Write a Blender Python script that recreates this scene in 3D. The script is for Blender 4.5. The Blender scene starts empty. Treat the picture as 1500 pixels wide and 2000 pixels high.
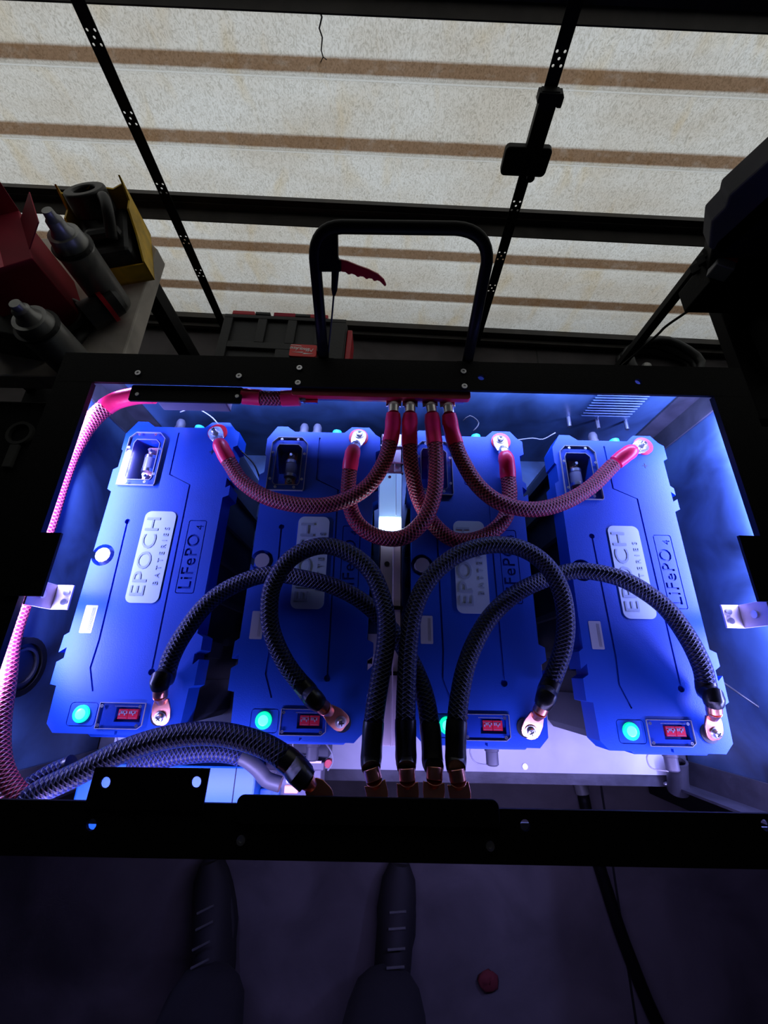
import bpy, bmesh, math, random
from mathutils import Vector, Matrix
random.seed(5)
C = bpy.context.scene.collection
SC = bpy.context.scene

# ---------------------------------------------------------------- camera
G = 1.40                      # camera height above the garage floor
FPX, CX, CY = 804.0, 750.0, 1000.0
DN = Vector((-10, 316, 804)).normalized()          # gravity seen by the camera (right, down, forward)
XA = Vector((1, .020, 0)); XA = (XA - DN*XA.dot(DN)).normalized()
YA = XA.cross(DN)
if YA.y > 0: YA = -YA
CAMR = Matrix((XA, YA, -DN))                       # rows: world axes in camera axes
cam = bpy.data.cameras.new('camera'); co = bpy.data.objects.new('camera', cam); C.objects.link(co)
SC.camera = co
cam.sensor_fit = 'VERTICAL'; cam.sensor_height = 24.0; cam.lens = 24.0*FPX/2000.0
cam.clip_start = 0.02; cam.clip_end = 60
M3 = CAMR @ Matrix(((1,0,0),(0,-1,0),(0,0,-1)))
co.matrix_world = Matrix.Translation((0,0,G)) @ M3.to_4x4()

def ray(u, v): return CAMR @ Vector((u-CX, v-CY, FPX))
def at(u, v, d):                                   # point at depth d below the camera
    r = ray(u, v); t = -d/r.z; p = r*t; return Vector((p.x, p.y, G-d))
def atplane(u, v, p0, n):
    r = ray(u, v); o = Vector((0,0,G)); t = (p0-o).dot(n)/r.dot(n); return o + r*t
def aty(u, v, y): return atplane(u, v, Vector((0,y,0)), Vector((0,1,0)))

# ---------------------------------------------------------------- world, lights, exposure
SC.view_settings.view_transform = 'Standard'; SC.view_settings.look = 'None'
SC.view_settings.gamma = 1; SC.view_settings.use_curve_mapping = False
SC.view_settings.exposure = 0.0
w = bpy.data.worlds.new('sky'); SC.world = w; w.use_nodes = True
bg = w.node_tree.nodes['Background']; bg.inputs[0].default_value = (.93,.97,1.0,1); bg.inputs[1].default_value = 1.12
LEDC = (.31,.33,1.0)
def area(name, loc, sx, sy, power, col, rot=(0,0,0)):
    l = bpy.data.lights.new(name, 'AREA'); l.shape = 'RECTANGLE'; l.size = sx; l.size_y = sy
    l.energy = power; l.color = col
    o = bpy.data.objects.new(name, l); C.objects.link(o); o.location = loc; o.rotation_euler = rot
    return o
# the four strips under the rails of the cart (rail top is at depth .60)
ZS = G-.6185
area('strip_light_rear',  (.035,.487,ZS), 1.08,.008, 5.6, (.30,.39,1.0), (math.radians(-12),0,0))
area('strip_light_left',  (-.530,.16,ZS), .008,.58, 7.6, LEDC, (0,math.radians(-14),0))
area('strip_light_right', (.597,.16,ZS), .008,.58, 7.6, LEDC, (0,math.radians(14),0))
area('strip_light_front', (.035,-.172,ZS), 1.08,.008, 4.6, (.40,.35,1.0), (math.radians(8),0,0))

# ---------------------------------------------------------------- materials
def mat(name, col, rough=.5, metal=0, emit=None, es=0, bump=0, bscale=40, vary=0, vscale=8, spec=.5, coat=0):
    m = bpy.data.materials.new(name); m.use_nodes = True; nt = m.node_tree; b = nt.nodes['Principled BSDF']
    b.inputs['Base Color'].default_value = (*col,1); b.inputs['Roughness'].default_value = rough
    b.inputs['Metallic'].default_value = metal; b.inputs['Specular IOR Level'].default_value = spec
    b.inputs['Coat Weight'].default_value = coat
    if emit: b.inputs['Emission Color'].default_value = (*emit,1); b.inputs['Emission Strength'].default_value = es
    tc = nt.nodes.new('ShaderNodeTexCoord')
    if bump:
        n = nt.nodes.new('ShaderNodeTexNoise'); n.inputs['Scale'].default_value = bscale; n.inputs['Detail'].default_value = 5
        nt.links.new(tc.outputs['Object'], n.inputs['Vector'])
        bp = nt.nodes.new('ShaderNodeBump'); bp.inputs['Strength'].default_value = bump; bp.inputs['Distance'].default_value = .002
        nt.links.new(n.outputs['Fac'], bp.inputs['Height']); nt.links.new(bp.outputs['Normal'], b.inputs['Normal'])
    if vary:
        n = nt.nodes.new('ShaderNodeTexNoise'); n.inputs['Scale'].default_value = vscale; n.inputs['Detail'].default_value = 6
        n.inputs['Distortion'].default_value = .6
        nt.links.new(tc.outputs['Object'], n.inputs['Vector'])
        r = nt.nodes.new('ShaderNodeValToRGB'); r.color_ramp.elements[0].position = .3; r.color_ramp.elements[1].position = .7
        r.color_ramp.elements[0].color = (*[c*(1-vary) for c in col],1); r.color_ramp.elements[1].color = (*[min(1,c*(1+vary)) for c in col],1)
        nt.links.new(n.outputs['Fac'], r.inputs['Fac']); nt.links.new(r.outputs['Color'], b.inputs['Base Color'])
    return m
M = {}
M['black'] = mat('black paint', (.005,.005,.006), .6, bump=.15, bscale=300, spec=.12)
M['blackg'] = mat('black tube', (.004,.004,.004), .5, spec=.12)
M['shrink'] = mat('black shrink', (.008,.008,.012), .33, spec=.5, bump=.4, bscale=60)
M['redshrink'] = mat('red shrink', (.95,.02,.10), .36, bump=.3, bscale=70)
M['lid'] = mat('blue battery lid', (.001,.052,.38), .52, bump=.12, bscale=500, vary=.18, vscale=6, spec=.38)
M['body'] = mat('dark battery body', (.010,.014,.026), .5, bump=.1, bscale=200)
M['plate'] = mat('white plastic plate', (.42,.52,.60), .45)
M['letter'] = mat('plate lettering', (.27,.34,.42), .5)
M['white'] = mat('white sticker', (.36,.38,.42), .5)
M['grey'] = mat('grey print', (.2,.2,.22), .6)
M['cap'] = mat('pale cap', (.25,.24,.28), .35)
M['copper'] = mat('copper', (.85,.36,.26), .3, 1.0, bump=.1, bscale=120)
M['tin'] = mat('tinned copper', (.82,.80,.82), .25, 1.0)
M['steel'] = mat('zinc steel', (.75,.75,.78), .28, 1.0)
M['alu'] = mat('aluminium', (.62,.52,.58), .45, .25)
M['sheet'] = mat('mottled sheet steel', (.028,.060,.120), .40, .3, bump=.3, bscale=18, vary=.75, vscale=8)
M['floorplate'] = mat('aluminium floor plate', (.46,.47,.52), .5, .15, bump=.1, bscale=30, vary=.12, vscale=10)
M['angle'] = mat('raw angle iron', (.05,.05,.06), .42, .5, bump=.3, bscale=50, vary=.35, vscale=20)
M['redplastic'] = mat('red plastic', (.62,.012,.03), .4)
M['redbus'] = mat('red bus cover', (.55,.006,.03), .4)
M['cyan'] = mat('cyan cap', (.02,.62,.60), .4)
M['gland'] = mat('grey gland', (.05,.05,.065), .5)
M['dip'] = mat('red dip switch', (.9,.02,.05), .4, emit=(1,.02,.06), es=.0)
M['azure'] = mat('azure housing', (.0,.075,.33), .45)
M['violet'] = mat('grey fuse housing', (.12,.11,.14), .45)
M['glowred'] = mat('lit indicator', (.9,.3,.2), .5, emit=(1,.38,.32), es=1.0)
M['wire'] = mat('thin wire', (.25,.25,.28), .5)
M['blackwire'] = mat('black wire', (.01,.01,.01), .5)
M['green'] = mat('green lit button', (.02,.5,.25), .3, emit=(.0,1,.42), es=1.1)
M['greencore'] = mat('green lit core', (.1,.6,.4), .3, emit=(.10,1,.62), es=1.7)
M['led'] = mat('led strip', (.6,.6,.7), .4, emit=(.35,.4,1), es=12)
M['litbar'] = mat('lit lamp bar', (.8,.9,1), .3, emit=(.50,.72,1), es=2.6)
M['concrete'] = mat('garage concrete', (.085,.074,.078), .85, bump=.5, bscale=25, vary=.35, vscale=5)
M['wall'] = mat('dark garage wall', (.07,.07,.07), .9, vary=.2, vscale=3)
M['rail'] = mat('door rail', (.06,.052,.046), .6, .2, bump=.2, bscale=80, vary=.3, vscale=12)
M['stile'] = mat('door stile', (.012,.012,.012), .6, spec=.2)
M['stilehole'] = mat('pale stud', (.75,.75,.72), .6)
M['wood'] = mat('pale board', (.62,.56,.49), .7, bump=.3, bscale=40, vary=.35, vscale=7)
M['canister'] = mat('grey canister', (.30,.30,.29), .38, .5, bump=.3, bscale=30, vary=.4, vscale=12)
M['redbox'] = mat('red carton', (.42,.008,.04), .7, vary=.2)
M['yellow'] = mat('yellow plastic', (.75,.45,.01), .6, vary=.35, vscale=15)
M['dark'] = mat('dark tool plastic', (.018,.018,.018), .5, bump=.2, bscale=30)
M['toolbox'] = mat('tool case plastic', (.022,.022,.023), .6, bump=.3, bscale=150)
M['darkgrey'] = mat('grey enamel', (.085,.085,.082), .7, vary=.2, spec=.15)
M['cloth'] = mat('dark trouser cloth', (.007,.0065,.008), .95, bump=.5, bscale=60)
M['jacket'] = mat('dark jacket cloth', (.03,.03,.035), .9, bump=.4, bscale=50)
M['skin'] = mat('skin', (.45,.26,.18), .5)
M['hair'] = mat('hair', (.02,.015,.01), .7)
M['shoe'] = mat('dark leather', (.009,.008,.008), .75, bump=.2)
M['badgewhite'] = mat('badge white', (.95,.95,.95), .5)
M['label'] = mat('grey label', (.25,.25,.27), .5)

def clear(name, tint=(1,1,1), gloss=.16):
    m = bpy.data.materials.new(name); m.use_nodes = True; nt = m.node_tree; nt.nodes.clear()
    o = nt.nodes.new('ShaderNodeOutputMaterial'); t = nt.nodes.new('ShaderNodeBsdfTransparent'); t.inputs[0].default_value = (*tint,1)
    g = nt.nodes.new('ShaderNodeBsdfGlossy'); g.inputs['Roughness'].default_value = .12
    f = nt.nodes.new('ShaderNodeLayerWeight'); f.inputs[0].default_value = .12
    ad = nt.nodes.new('ShaderNodeMath'); ad.operation = 'MULTIPLY_ADD'; ad.inputs[1].default_value = .5; ad.inputs[2].default_value = gloss*.2
    mx = nt.nodes.new('ShaderNodeMixShader')
    nt.links.new(f.outputs[0], ad.inputs[0]); nt.links.new(ad.outputs[0], mx.inputs[0]); nt.links.new(t.outputs[0], mx.inputs[1]); nt.links.new(g.outputs[0], mx.inputs[2])
    nt.links.new(mx.outputs[0], o.inputs[0]); return m
M['clear'] = clear('clear cover', (.93,.95,1))

def braid(name, base, strand, rough=.45, turns=9.0, pitch=.056):
    """Braided sleeve: two counter-running families of strands from the tube's own UV (x = metres along, y = turn)."""
    m = bpy.data.materials.new(name); m.use_nodes = True; nt = m.node_tree; b = nt.nodes['Principled BSDF']
    uv = nt.nodes.new('ShaderNodeUVMap'); sp = nt.nodes.new('ShaderNodeSeparateXYZ'); nt.links.new(uv.outputs[0], sp.inputs[0])
    def mth(op, a, bb=None, c=None):
        n = nt.nodes.new('ShaderNodeMath'); n.operation = op
        for i, x in enumerate((a, bb, c)):
            if x is None: continue
            if isinstance(x, (int,float)): n.inputs[i].default_value = x
            else: nt.links.new(x, n.inputs[i])
        return n.outputs[0]
    T = 2*math.pi
    a = mth('MULTIPLY', sp.outputs[0], T*turns/pitch); c = mth('MULTIPLY', sp.outputs[1], T*turns)
    s1 = mth('ABSOLUTE', mth('SINE', mth('MULTIPLY', mth('ADD', a, c), .5)))
    s2 = mth('ABSOLUTE', mth('SINE', mth('MULTIPLY', mth('SUBTRACT', a, c), .5)))
    h = mth('MULTIPLY', s1, s2)                      # cushions between the crossings
    mx = mth('MAXIMUM', mth('POWER', mth('SUBTRACT', 1, s1), 2.0), mth('POWER', mth('SUBTRACT', 1, s2), 2.0))
    dots = mth('POWER', mth('MULTIPLY', mth('SUBTRACT', 1, s1), mth('SUBTRACT', 1, s2)), .8)
    nz = nt.nodes.new('ShaderNodeTexNoise'); nz.inputs['Scale'].default_value = 160
    fac = mth('MULTIPLY', mth('ADD', mth('MULTIPLY', mx, .55), dots), mth('ADD', nz.outputs['Fac'], .35))
    rp = nt.nodes.new('ShaderNodeMixRGB'); rp.inputs[1].default_value = (*base,1); rp.inputs[2].default_value = (*strand,1)
    nt.links.new(fac, rp.inputs[0]); nt.links.new(rp.outputs[0], b.inputs['Base Color'])
    b.inputs['Roughness'].default_value = rough; b.inputs['Specular IOR Level'].default_value = .35
    bp = nt.nodes.new('ShaderNodeBump'); bp.inputs['Strength'].default_value = .8; bp.inputs['Distance'].default_value = .0015
    nt.links.new(mx, bp.inputs['Height']); nt.links.new(bp.outputs[0], b.inputs['Normal'])
    return m
M['braidred'] = braid('red black braid', (.05,.002,.014), (.80,.07,.12))
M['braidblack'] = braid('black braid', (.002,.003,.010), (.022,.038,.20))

# ---------------------------------------------------------------- mesh helpers
class MB:
    def __init__(s): s.v=[]; s.f=[]; s.uv=None
    def add(s, vs, fs):
        k=len(s.v); s.v += [Vector(q) for q in vs]; s.f += [[i+k for i in f] for f in fs]; return s
    def box(s, x0,x1,y0,y1,z0,z1, mtx=None):
        vs=[(x,y,z) for z in (z0,z1) for y in (y0,y1) for x in (x0,x1)]
        if mtx: vs=[mtx@Vector(q) for q in vs]
        return s.add(vs,[(0,2,3,1),(4,5,7,6),(0,1,5,4),(2,6,7,3),(0,4,6,2),(1,3,7,5)])
    def prism(s, poly, z0, z1, mtx=None):
        n=len(poly); a=sum(poly[i][0]*poly[(i+1)%n][1]-poly[(i+1)%n][0]*poly[i][1] for i in range(n))
        if a<0: poly=poly[::-1]
        vs=[(x,y,z0) for x,y in poly]+[(x,y,z1) for x,y in poly]
        if mtx: vs=[mtx@Vector(q) for q in vs]
        return s.add(vs,[list(range(n))[::-1],list(range(n,2*n))]+[(i,(i+1)%n,n+(i+1)%n,n+i) for i in range(n)])
    def cyl(s, p0, p1, r0, r1=None, n=16, cap=True):
        p0=Vector(p0); p1=Vector(p1); r1=r0 if r1 is None else r1
        q=(p1-p0).to_track_quat('Z','Y'); vs=[]
        for p,r in ((p0,r0),(p1,r1)):
            for i in range(n):
                a=2*math.pi*(i+.5)/n; vs.append(p+q@Vector((r*math.cos(a),r*math.sin(a),0)))
        fs=[(i,(i+1)%n,n+(i+1)%n,n+i) for i in range(n)]
        if cap: fs+= [list(range(n))[::-1],list(range(n,2*n))]
        return s.add(vs,fs)
    def ring(s, c, r0, r1, h, ax=(0,0,1), n=24):
        c=Vector(c); q=Vector(ax).to_track_quat('Z','Y'); vs=[]
        for r,z in ((r0,0),(r1,0),(r1,h),(r0,h)):
            for i in range(n):
                a=2*math.pi*i/n; vs.append(c+q@Vector((r*math.cos(a),r*math.sin(a),z)))
        fs=[]
        for k in range(4):
            for i in range(n): fs.append((k*n+i,k*n+(i+1)%n,((k+1)%4)*n+(i+1)%n,((k+1)%4)*n+i))
        return s.add(vs,[f[::-1] for f in fs])
    def lathe(s, c, prof, n=20, ax=(0,0,1)):
        c=Vector(c); q=Vector(ax).to_track_quat('Z','Y'); vs=[]
        for r,z in prof:
            for i in range(n):
                a=2*math.pi*i/n; vs.append(c+q@Vector((r*math.cos(a),r*math.sin(a),z)))
        m=len(prof); fs=[(k*n+i,k*n+(i+1)%n,(k+1)*n+(i+1)%n,(k+1)*n+i) for k in range(m-1) for i in range(n)]
        fs+= [list(range(n))[::-1], list(range((m-1)*n,m*n))]
        return s.add(vs,fs)
    def ball(s, c, r, n=12, sc=(1,1,1)):
        c=Vector(c); prof=[(r*math.sin(math.pi*k/8),-r*math.cos(math.pi*k/8)) for k in range(9)]
        prof[0]=(r*.02,-r); prof[-1]=(r*.02,r)
        m=MB(); m.lathe((0,0,0),prof,n)
        return s.add([c+Vector((v.x*sc[0],v.y*sc[1],v.z*sc[2])) for v in m.v], m.f)
def smooth_path(pts, step=.006):
    P=[Vector(p) for p in pts]; P=[P[0]*2-P[1]]+P+[P[-1]*2-P[-2]]; out=[]
    for i in range(1,len(P)-2):
        a,b,c,d=P[i-1:i+3]; n=max(2,int((c-b).length/step))
        for k in range(n):
            t=k/n; out.append(.5*((2*b)+(c-a)*t+(2*a-5*b+4*c-d)*t*t+(3*b-a-3*c+d)*t**3))
    out.append(P[-2]); return out
def tube(path, r, n=16, uv=True, cap=True):
    """tube along a list of points; r is a number or f(t, i)"""
    mb=MB(); L=[0]
    for a,b in zip(path,path[1:]): L.append(L[-1]+(b-a).length)
    T=[(path[min(i+1,len(path)-1)]-path[max(i-1,0)]).normalized() for i in range(len(path))]
    u=T[0].orthogonal().normalized(); vs=[]; mb.uv=[]
    for i,p in enumerate(path):
        u=(u-T[i]*u.dot(T[i])).normalized(); w_=T[i].cross(u)
        rr=r(L[i]/L[-1], L[i]) if callable(r) else r
        for k in range(n):
            a=2*math.pi*k/n; vs.append(p+(u*math.cos(a)+w_*math.sin(a))*rr)
    fs=[]; uvs=[]
    for i in range(len(path)-1):
        for k in range(n):
            fs.append((i*n+k,i*n+(k+1)%n,(i+1)*n+(k+1)%n,(i+1)*n+k))
            uvs.append([(L[i],k/n),(L[i],(k+1)/n),(L[i+1],(k+1)/n),(L[i+1],k/n)])
    if cap:
        m=(len(path)-1)*n; fs+=[list(range(n))[::-1],list(range(m,m+n))]; uvs+=[[(0,0)]*n,[(0,0)]*n]
    mb.add(vs,fs); mb.uv=uvs; return mb

def obj(name, mb, m, parent=None, smooth=False, bevel=0, loc=None):
    """links one mesh; vertices are given in the parent's frame (parents are unrotated or rotated about their own origin)"""
    me=bpy.data.meshes.new(name); me.from_pydata([tuple(v) for v in mb.v],[],mb.f); me.update()
    if mb.uv:
        l=me.uv_layers.new(name='UVMap'); k=0
        for fuv in mb.uv:
            for q in fuv: l.data[k].uv=q; k+=1
    else:
        bm=bmesh.new(); bm.from_mesh(me); bmesh.ops.recalc_face_normals(bm,faces=bm.faces); bm.to_mesh(me); bm.free()
    me.materials.append(m)
    if smooth:
        for p in me.polygons: p.use_smooth=True
        if smooth=='angle': me.set_sharp_from_angle(angle=math.radians(40))
    o=bpy.data.objects.new(name,me); C.objects.link(o)
    if parent: o.parent=parent
    if loc is not None: o.location=loc
    if bevel:
        b=o.modifiers.new('bevel','BEVEL'); b.width=bevel; b.segments=2; b.limit_method='ANGLE'; b.angle_limit=math.radians(40)
    return o
def shift(mb, d):
    mb.v=[v-d for v in mb.v]; return mb
def thing(name, label, cat, loc=(0,0,0), rotz=0, group=None):
    o=bpy.data.objects.new(name,None); C.objects.link(o); o.empty_display_size=.05
    o.location=loc; o.rotation_euler=(0,0,rotz); o['label']=label; o['category']=cat
    if group: o['group']=group
    return o
def tag(o, label, cat, group=None):
    o['label']=label; o['category']=cat
    if group: o['group']=group
    return o
def struct(o): o['kind']='structure'; return o
def wpart(name, mb, m, root, **k):                  # part given in world coordinates under an unrotated root
    return obj(name, shift(mb, root.location), m, root, **k)
def dup(root, loc, label):
    r=root.copy(); C.objects.link(r); r.location=loc; r['label']=label
    for ch in list(root.children):
        c=ch.copy(); C.objects.link(c); c.parent=r
        for g in ch.children:
            d=g.copy(); C.objects.link(d); d.parent=c
    return r
def text_mb(s, size, ext, mtx, spacing=1.0, shear=0, offset=0):
    cu=bpy.data.curves.new('t','FONT'); cu.body=s; cu.size=size; cu.extrude=ext; cu.space_character=spacing; cu.shear=shear; cu.offset=offset
    cu.align_x='CENTER'; cu.align_y='CENTER'; cu.resolution_u=3
    o=bpy.data.objects.new('t',cu); C.objects.link(o); bpy.context.view_layer.update()
    me=bpy.data.meshes.new_from_object(o.evaluated_get(bpy.context.evaluated_depsgraph_get()))
    mb=MB(); mb.add([mtx@v.co for v in me.vertices],[list(p.vertices) for p in me.polygons])
    bpy.data.objects.remove(o); bpy.data.meshes.remove(me); return mb
def cut(o, cutter_mbs):
    """boolean grooves and pockets out of one mesh, baked once"""
    for mb in cutter_mbs:
        me=bpy.data.meshes.new('c'); me.from_pydata([tuple(v) for v in mb.v],[],mb.f); me.update()
        bm=bmesh.new(); bm.from_mesh(me); bmesh.ops.remove_doubles(bm,verts=bm.verts,dist=1e-6); bmesh.ops.recalc_face_normals(bm,faces=bm.faces); bm.to_mesh(me); bm.free()
        c=bpy.data.objects.new('c',me); C.objects.link(c)
        md=o.modifiers.new('b','BOOLEAN'); md.object=c; md.operation='DIFFERENCE'; md.solver='EXACT'
        pm=o.parent; o.parent=None; bpy.context.view_layer.update()
        nm=bpy.data.meshes.new_from_object(o.evaluated_get(bpy.context.evaluated_depsgraph_get()))
        o.parent=pm; o.modifiers.clear(); nm.name=o.name
        o.data=nm; bpy.data.objects.remove(c)
    return o
def strip_poly(pts, wd):                             # polyline -> band polygon
    P=[Vector((x,y)) for x,y in pts]; L=[];R=[]
    for i,p in enumerate(P):
        d=(P[min(i+1,len(P)-1)]-P[max(i-1,0)]).normalized(); n=Vector((-d.y,d.x))*wd/2
        L.append(p+n); R.append(p-n)
    return [tuple(q) for q in L]+[tuple(q) for q in R[::-1]]
def rrect(x0,x1,y0,y1,r,n=5):
    out=[]
    for cx_,cy_,a0 in ((x1-r,y1-r,0),(x0+r,y1-r,90),(x0+r,y0+r,180),(x1-r,y0+r,270)):
        for k in range(n+1):
            a=math.radians(a0+90*k/n); out.append((cx_+r*math.cos(a),cy_+r*math.sin(a)))
    return out
def circle(cx_,cy_,r,n=20): return [(cx_+r*math.cos(2*math.pi*k/n),cy_+r*math.sin(2*math.pi*k/n)) for k in range(n)]
def Rz(a): return Matrix.Rotation(math.radians(a),4,'Z')
TR=Matrix.Translation

# ---------------------------------------------------------------- the garage
DY, DS = 1.395, -.038                                # door plane: y = DY + DS * x
def doory(x): return DY+DS*x
struct(obj('floor', MB().box(-3,3,-3.2,1.75,-.05,0), M['concrete']))
for nm,bx in dict(wall_left=(-2.8,-2.7,-3.2,1.75,0,2.5), wall_right=(2.7,2.8,-3.2,1.75,0,2.5), wall_back=(-2.8,2.8,-3.2,-3.1,0,2.5)).items():
    struct(obj(nm, MB().box(*bx), M['wall']))
struct(obj('ceiling', MB().box(-2.8,2.8,-3.2,1.75,2.45,2.55), M['wall']))
wf=MB(); wf.box(-2.8,-2.0,1.56,1.70,0,2.45); wf.box(2.0,2.8,1.56,1.70,0,2.45); wf.box(-2.0,2.0,1.56,1.70,2.0,2.45)
struct(obj('wall_front', wf, M['wall']))
# translucent corrugated door
def door_material():
    m=bpy.data.materials.new('translucent fibreglass'); m.use_nodes=True; nt=m.node_tree; nt.nodes.clear()
    N=nt.nodes.new; L=nt.links.new
    out=N('ShaderNodeOutputMaterial'); tr=N('ShaderNodeBsdfTranslucent'); df=N('ShaderNodeBsdfDiffuse'); mx=N('ShaderNodeMixShader'); mx.inputs[0].default_value=.22
    tc=N('ShaderNodeTexCoord')
    def noise(scale, sc=(1,1,1), det=5, dist=0):
        mp=N('ShaderNodeMapping'); mp.inputs['Scale'].default_value=sc; L(tc.outputs['Object'],mp.inputs['Vector'])
        n=N('ShaderNodeTexNoise'); n.inputs['Scale'].default_value=scale; n.inputs['Detail'].default_value=det; n.inputs['Distortion'].default_value=dist
        L(mp.outputs[0],n.inputs['Vector']); return n.outputs['Fac']
    def ramp(f,p0,c0,p1,c1):
        r=N('ShaderNodeValToRGB'); e=r.color_ramp.elements; e[0].position=p0; e[0].color=(*c0,1); e[1].position=p1; e[1].color=(*c1,1); L(f,r.inputs[0]); return r.outputs[0]
    def mul(a,b,f=1.0):
        x=N('ShaderNodeMixRGB'); x.blend_type='MULTIPLY'; x.inputs[0].default_value=f; L(a,x.inputs[1]); L(b,x.inputs[2]); return x.outputs[0]
    base=ramp(noise(2.6,(1,1,2.2)),.36,(.53,.50,.445),.62,(.62,.625,.61))
    stain=ramp(noise(7,(1.6,1,.8),4,.5),.54,(1,1,1),.76,(.95,.86,.70))
    fib=ramp(noise(95,(1,1,.6),6,3.0),.34,(.74,.73,.70),.55,(1.06,1.06,1.06))
    spk=ramp(noise(260,(1,1,1),2),.28,(.72,.68,.62),.42,(1,1,1))
    c=mul(mul(mul(base,stain),fib),spk,.8)
    # dirt lying on the upper side of every rib: a band in the panel's own height
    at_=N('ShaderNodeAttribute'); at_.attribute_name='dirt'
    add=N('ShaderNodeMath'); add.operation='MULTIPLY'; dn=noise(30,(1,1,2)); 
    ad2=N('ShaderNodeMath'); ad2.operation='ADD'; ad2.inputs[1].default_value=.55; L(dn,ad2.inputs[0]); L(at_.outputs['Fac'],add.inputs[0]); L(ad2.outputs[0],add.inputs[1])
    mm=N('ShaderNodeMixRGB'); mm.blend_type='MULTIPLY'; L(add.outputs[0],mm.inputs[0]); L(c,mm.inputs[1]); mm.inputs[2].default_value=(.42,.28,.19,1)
    wa=N('ShaderNodeAttribute'); wa.attribute_name='lip_highlight'; ws=N('ShaderNodeMixRGB'); L(wa.outputs['Fac'],ws.inputs[0]); L(mm.outputs[0],ws.inputs[1]); ws.inputs[2].default_value=(.80,.82,.81,1)  # highlight below each rib, painted as a paler colour along the lip
    L(ws.outputs[0],tr.inputs[0]); L(ws.outputs[0],df.inputs[0]); L(tr.outputs[0],mx.inputs[1]); L(df.outputs[0],mx.inputs[2]); L(mx.outputs[0],out.inputs[0])
    return m
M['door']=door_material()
door=bpy.data.objects.new('door_1',None); C.objects.link(door); door['kind']='structure'
door.location=(0,DY,0); door.rotation_euler=(0,0,math.atan(DS))
ribs=[1.62,1.43,1.19,.853,.692,.374,.203]
def panel(z0,z1):
    prof=[(z0,0,0)]
    for r in sorted(ribs):
        if z0<r<z1:
            # going up: panel slopes in to the lip, then the dirty ledge runs back
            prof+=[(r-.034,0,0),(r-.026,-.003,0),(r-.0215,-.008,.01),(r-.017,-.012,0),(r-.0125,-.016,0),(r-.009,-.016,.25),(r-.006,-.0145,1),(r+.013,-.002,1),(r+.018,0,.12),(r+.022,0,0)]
    prof.append((z1,0,0)); xs=[-2.0,2.0]; mb=MB(); vs=[];fs=[]
    n=len(prof)
    for x in xs:
        for z,y,_ in prof: vs.append((x,y,z))
    for i in range(n-1): fs.append((i,n+i,n+i+1,i+1))
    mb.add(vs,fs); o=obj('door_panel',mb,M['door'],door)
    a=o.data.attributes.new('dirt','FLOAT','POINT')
    b=o.data.attributes.new('lip_highlight','FLOAT','POINT')
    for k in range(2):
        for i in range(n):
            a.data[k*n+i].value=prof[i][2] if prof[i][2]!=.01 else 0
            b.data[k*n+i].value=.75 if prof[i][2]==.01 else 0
    return o
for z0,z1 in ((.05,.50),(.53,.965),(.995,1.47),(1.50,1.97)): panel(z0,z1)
for z0,z1,nm in ((.486,.545,'cross_rail'),(.955,1.005,'cross_rail'),(1.46,1.51,'cross_rail'),(1.95,2.0,'cross_rail')):
    a=MB(); a.box(-2,2,-.020,-.003,z0+.022,z1); a.prism([(-.003,0),(-.052,0),(-.052,.003),(-.020,.0215),(-.003,.0215)],-2,2,Matrix(((0,0,1,0),(1,0,0,0),(0,1,0,z0),(0,0,0,1)))); a.box(-2,2,-.024,-.020,z0+.034,z0+.040)
    obj(nm,a,M['rail'],door)
a=MB(); a.box(-2,2,-.030,.01,0.0,.018); a.box(-2,2,-.045,.0,.018,.034); a.box(-2,2,-.026,.0,.034,.062)
obj('bottom_rail',a,M['rail'],door)
for k,x in enumerate((-1.765,-.692,.386,1.46)):
    so_=obj('stile',MB().box(x-.016,x+.016,-.0575,-.055,.02,1.98),M['stile'],door)
    hc=MB()
    for zc in (.905,.755,.585,.425,.30,1.1,1.3):
        for j,(dx,dz) in enumerate(((-.009,.012),(.009,.012),(-.009,-.012),(.009,-.012),(0,0))):
            if not (k==2 and .6<zc<.8): hc.cyl((x+dx,-.07,zc+dz),(x+dx,-.04,zc+dz),.0033,n=8)
    cut(so_,[hc])
# lock box on the second stile
lk=MB(); lk.prism(rrect(-.062,.062,-.034,.034,.012),0,.022,TR((.372,-.062,.712))@Matrix.Rotation(math.radians(90),4,'X'))
lko=obj('lock_box',lk,M['stile'],door,bevel=.003)
obj('latch_bar',MB().box(.362,.406,-.086,-.062,.73,.86).box(.356,.414,-.09,-.062,.838,.858).box(.406,.418,-.088,-.066,.83,.852),M['stile'],door,bevel=.002)
obj('latch_knob',MB().cyl((.398,-.084,.675),(.398,-.062,.675),.011),M['stile'],door)
# crack hanging in the upper panel
p=[];z=1.2
for i,(u,v) in enumerate(((614,-60),(616,-20),(617,10),(627,40),(622,62),(628,80),(626,105),(630,120))):
    q=atplane(u,v,Vector((0,DY-.02,0)),Vector((-DS,1,0)).normalized()); p.append(door.matrix_basis.inverted()@q)
    p[-1].y=-.004
obj('crack',tube(p,lambda t,l:.0032-.0018*t,5,uv=False),M['blackwire'],door)
obj('crack',tube([p[-1]+Vector((-.012,0,-.014)),p[-1]+Vector((0,0,.002)),p[-1]+Vector((.008,0,-.003))],.0012,5,uv=False),M['blackwire'],door)
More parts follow.
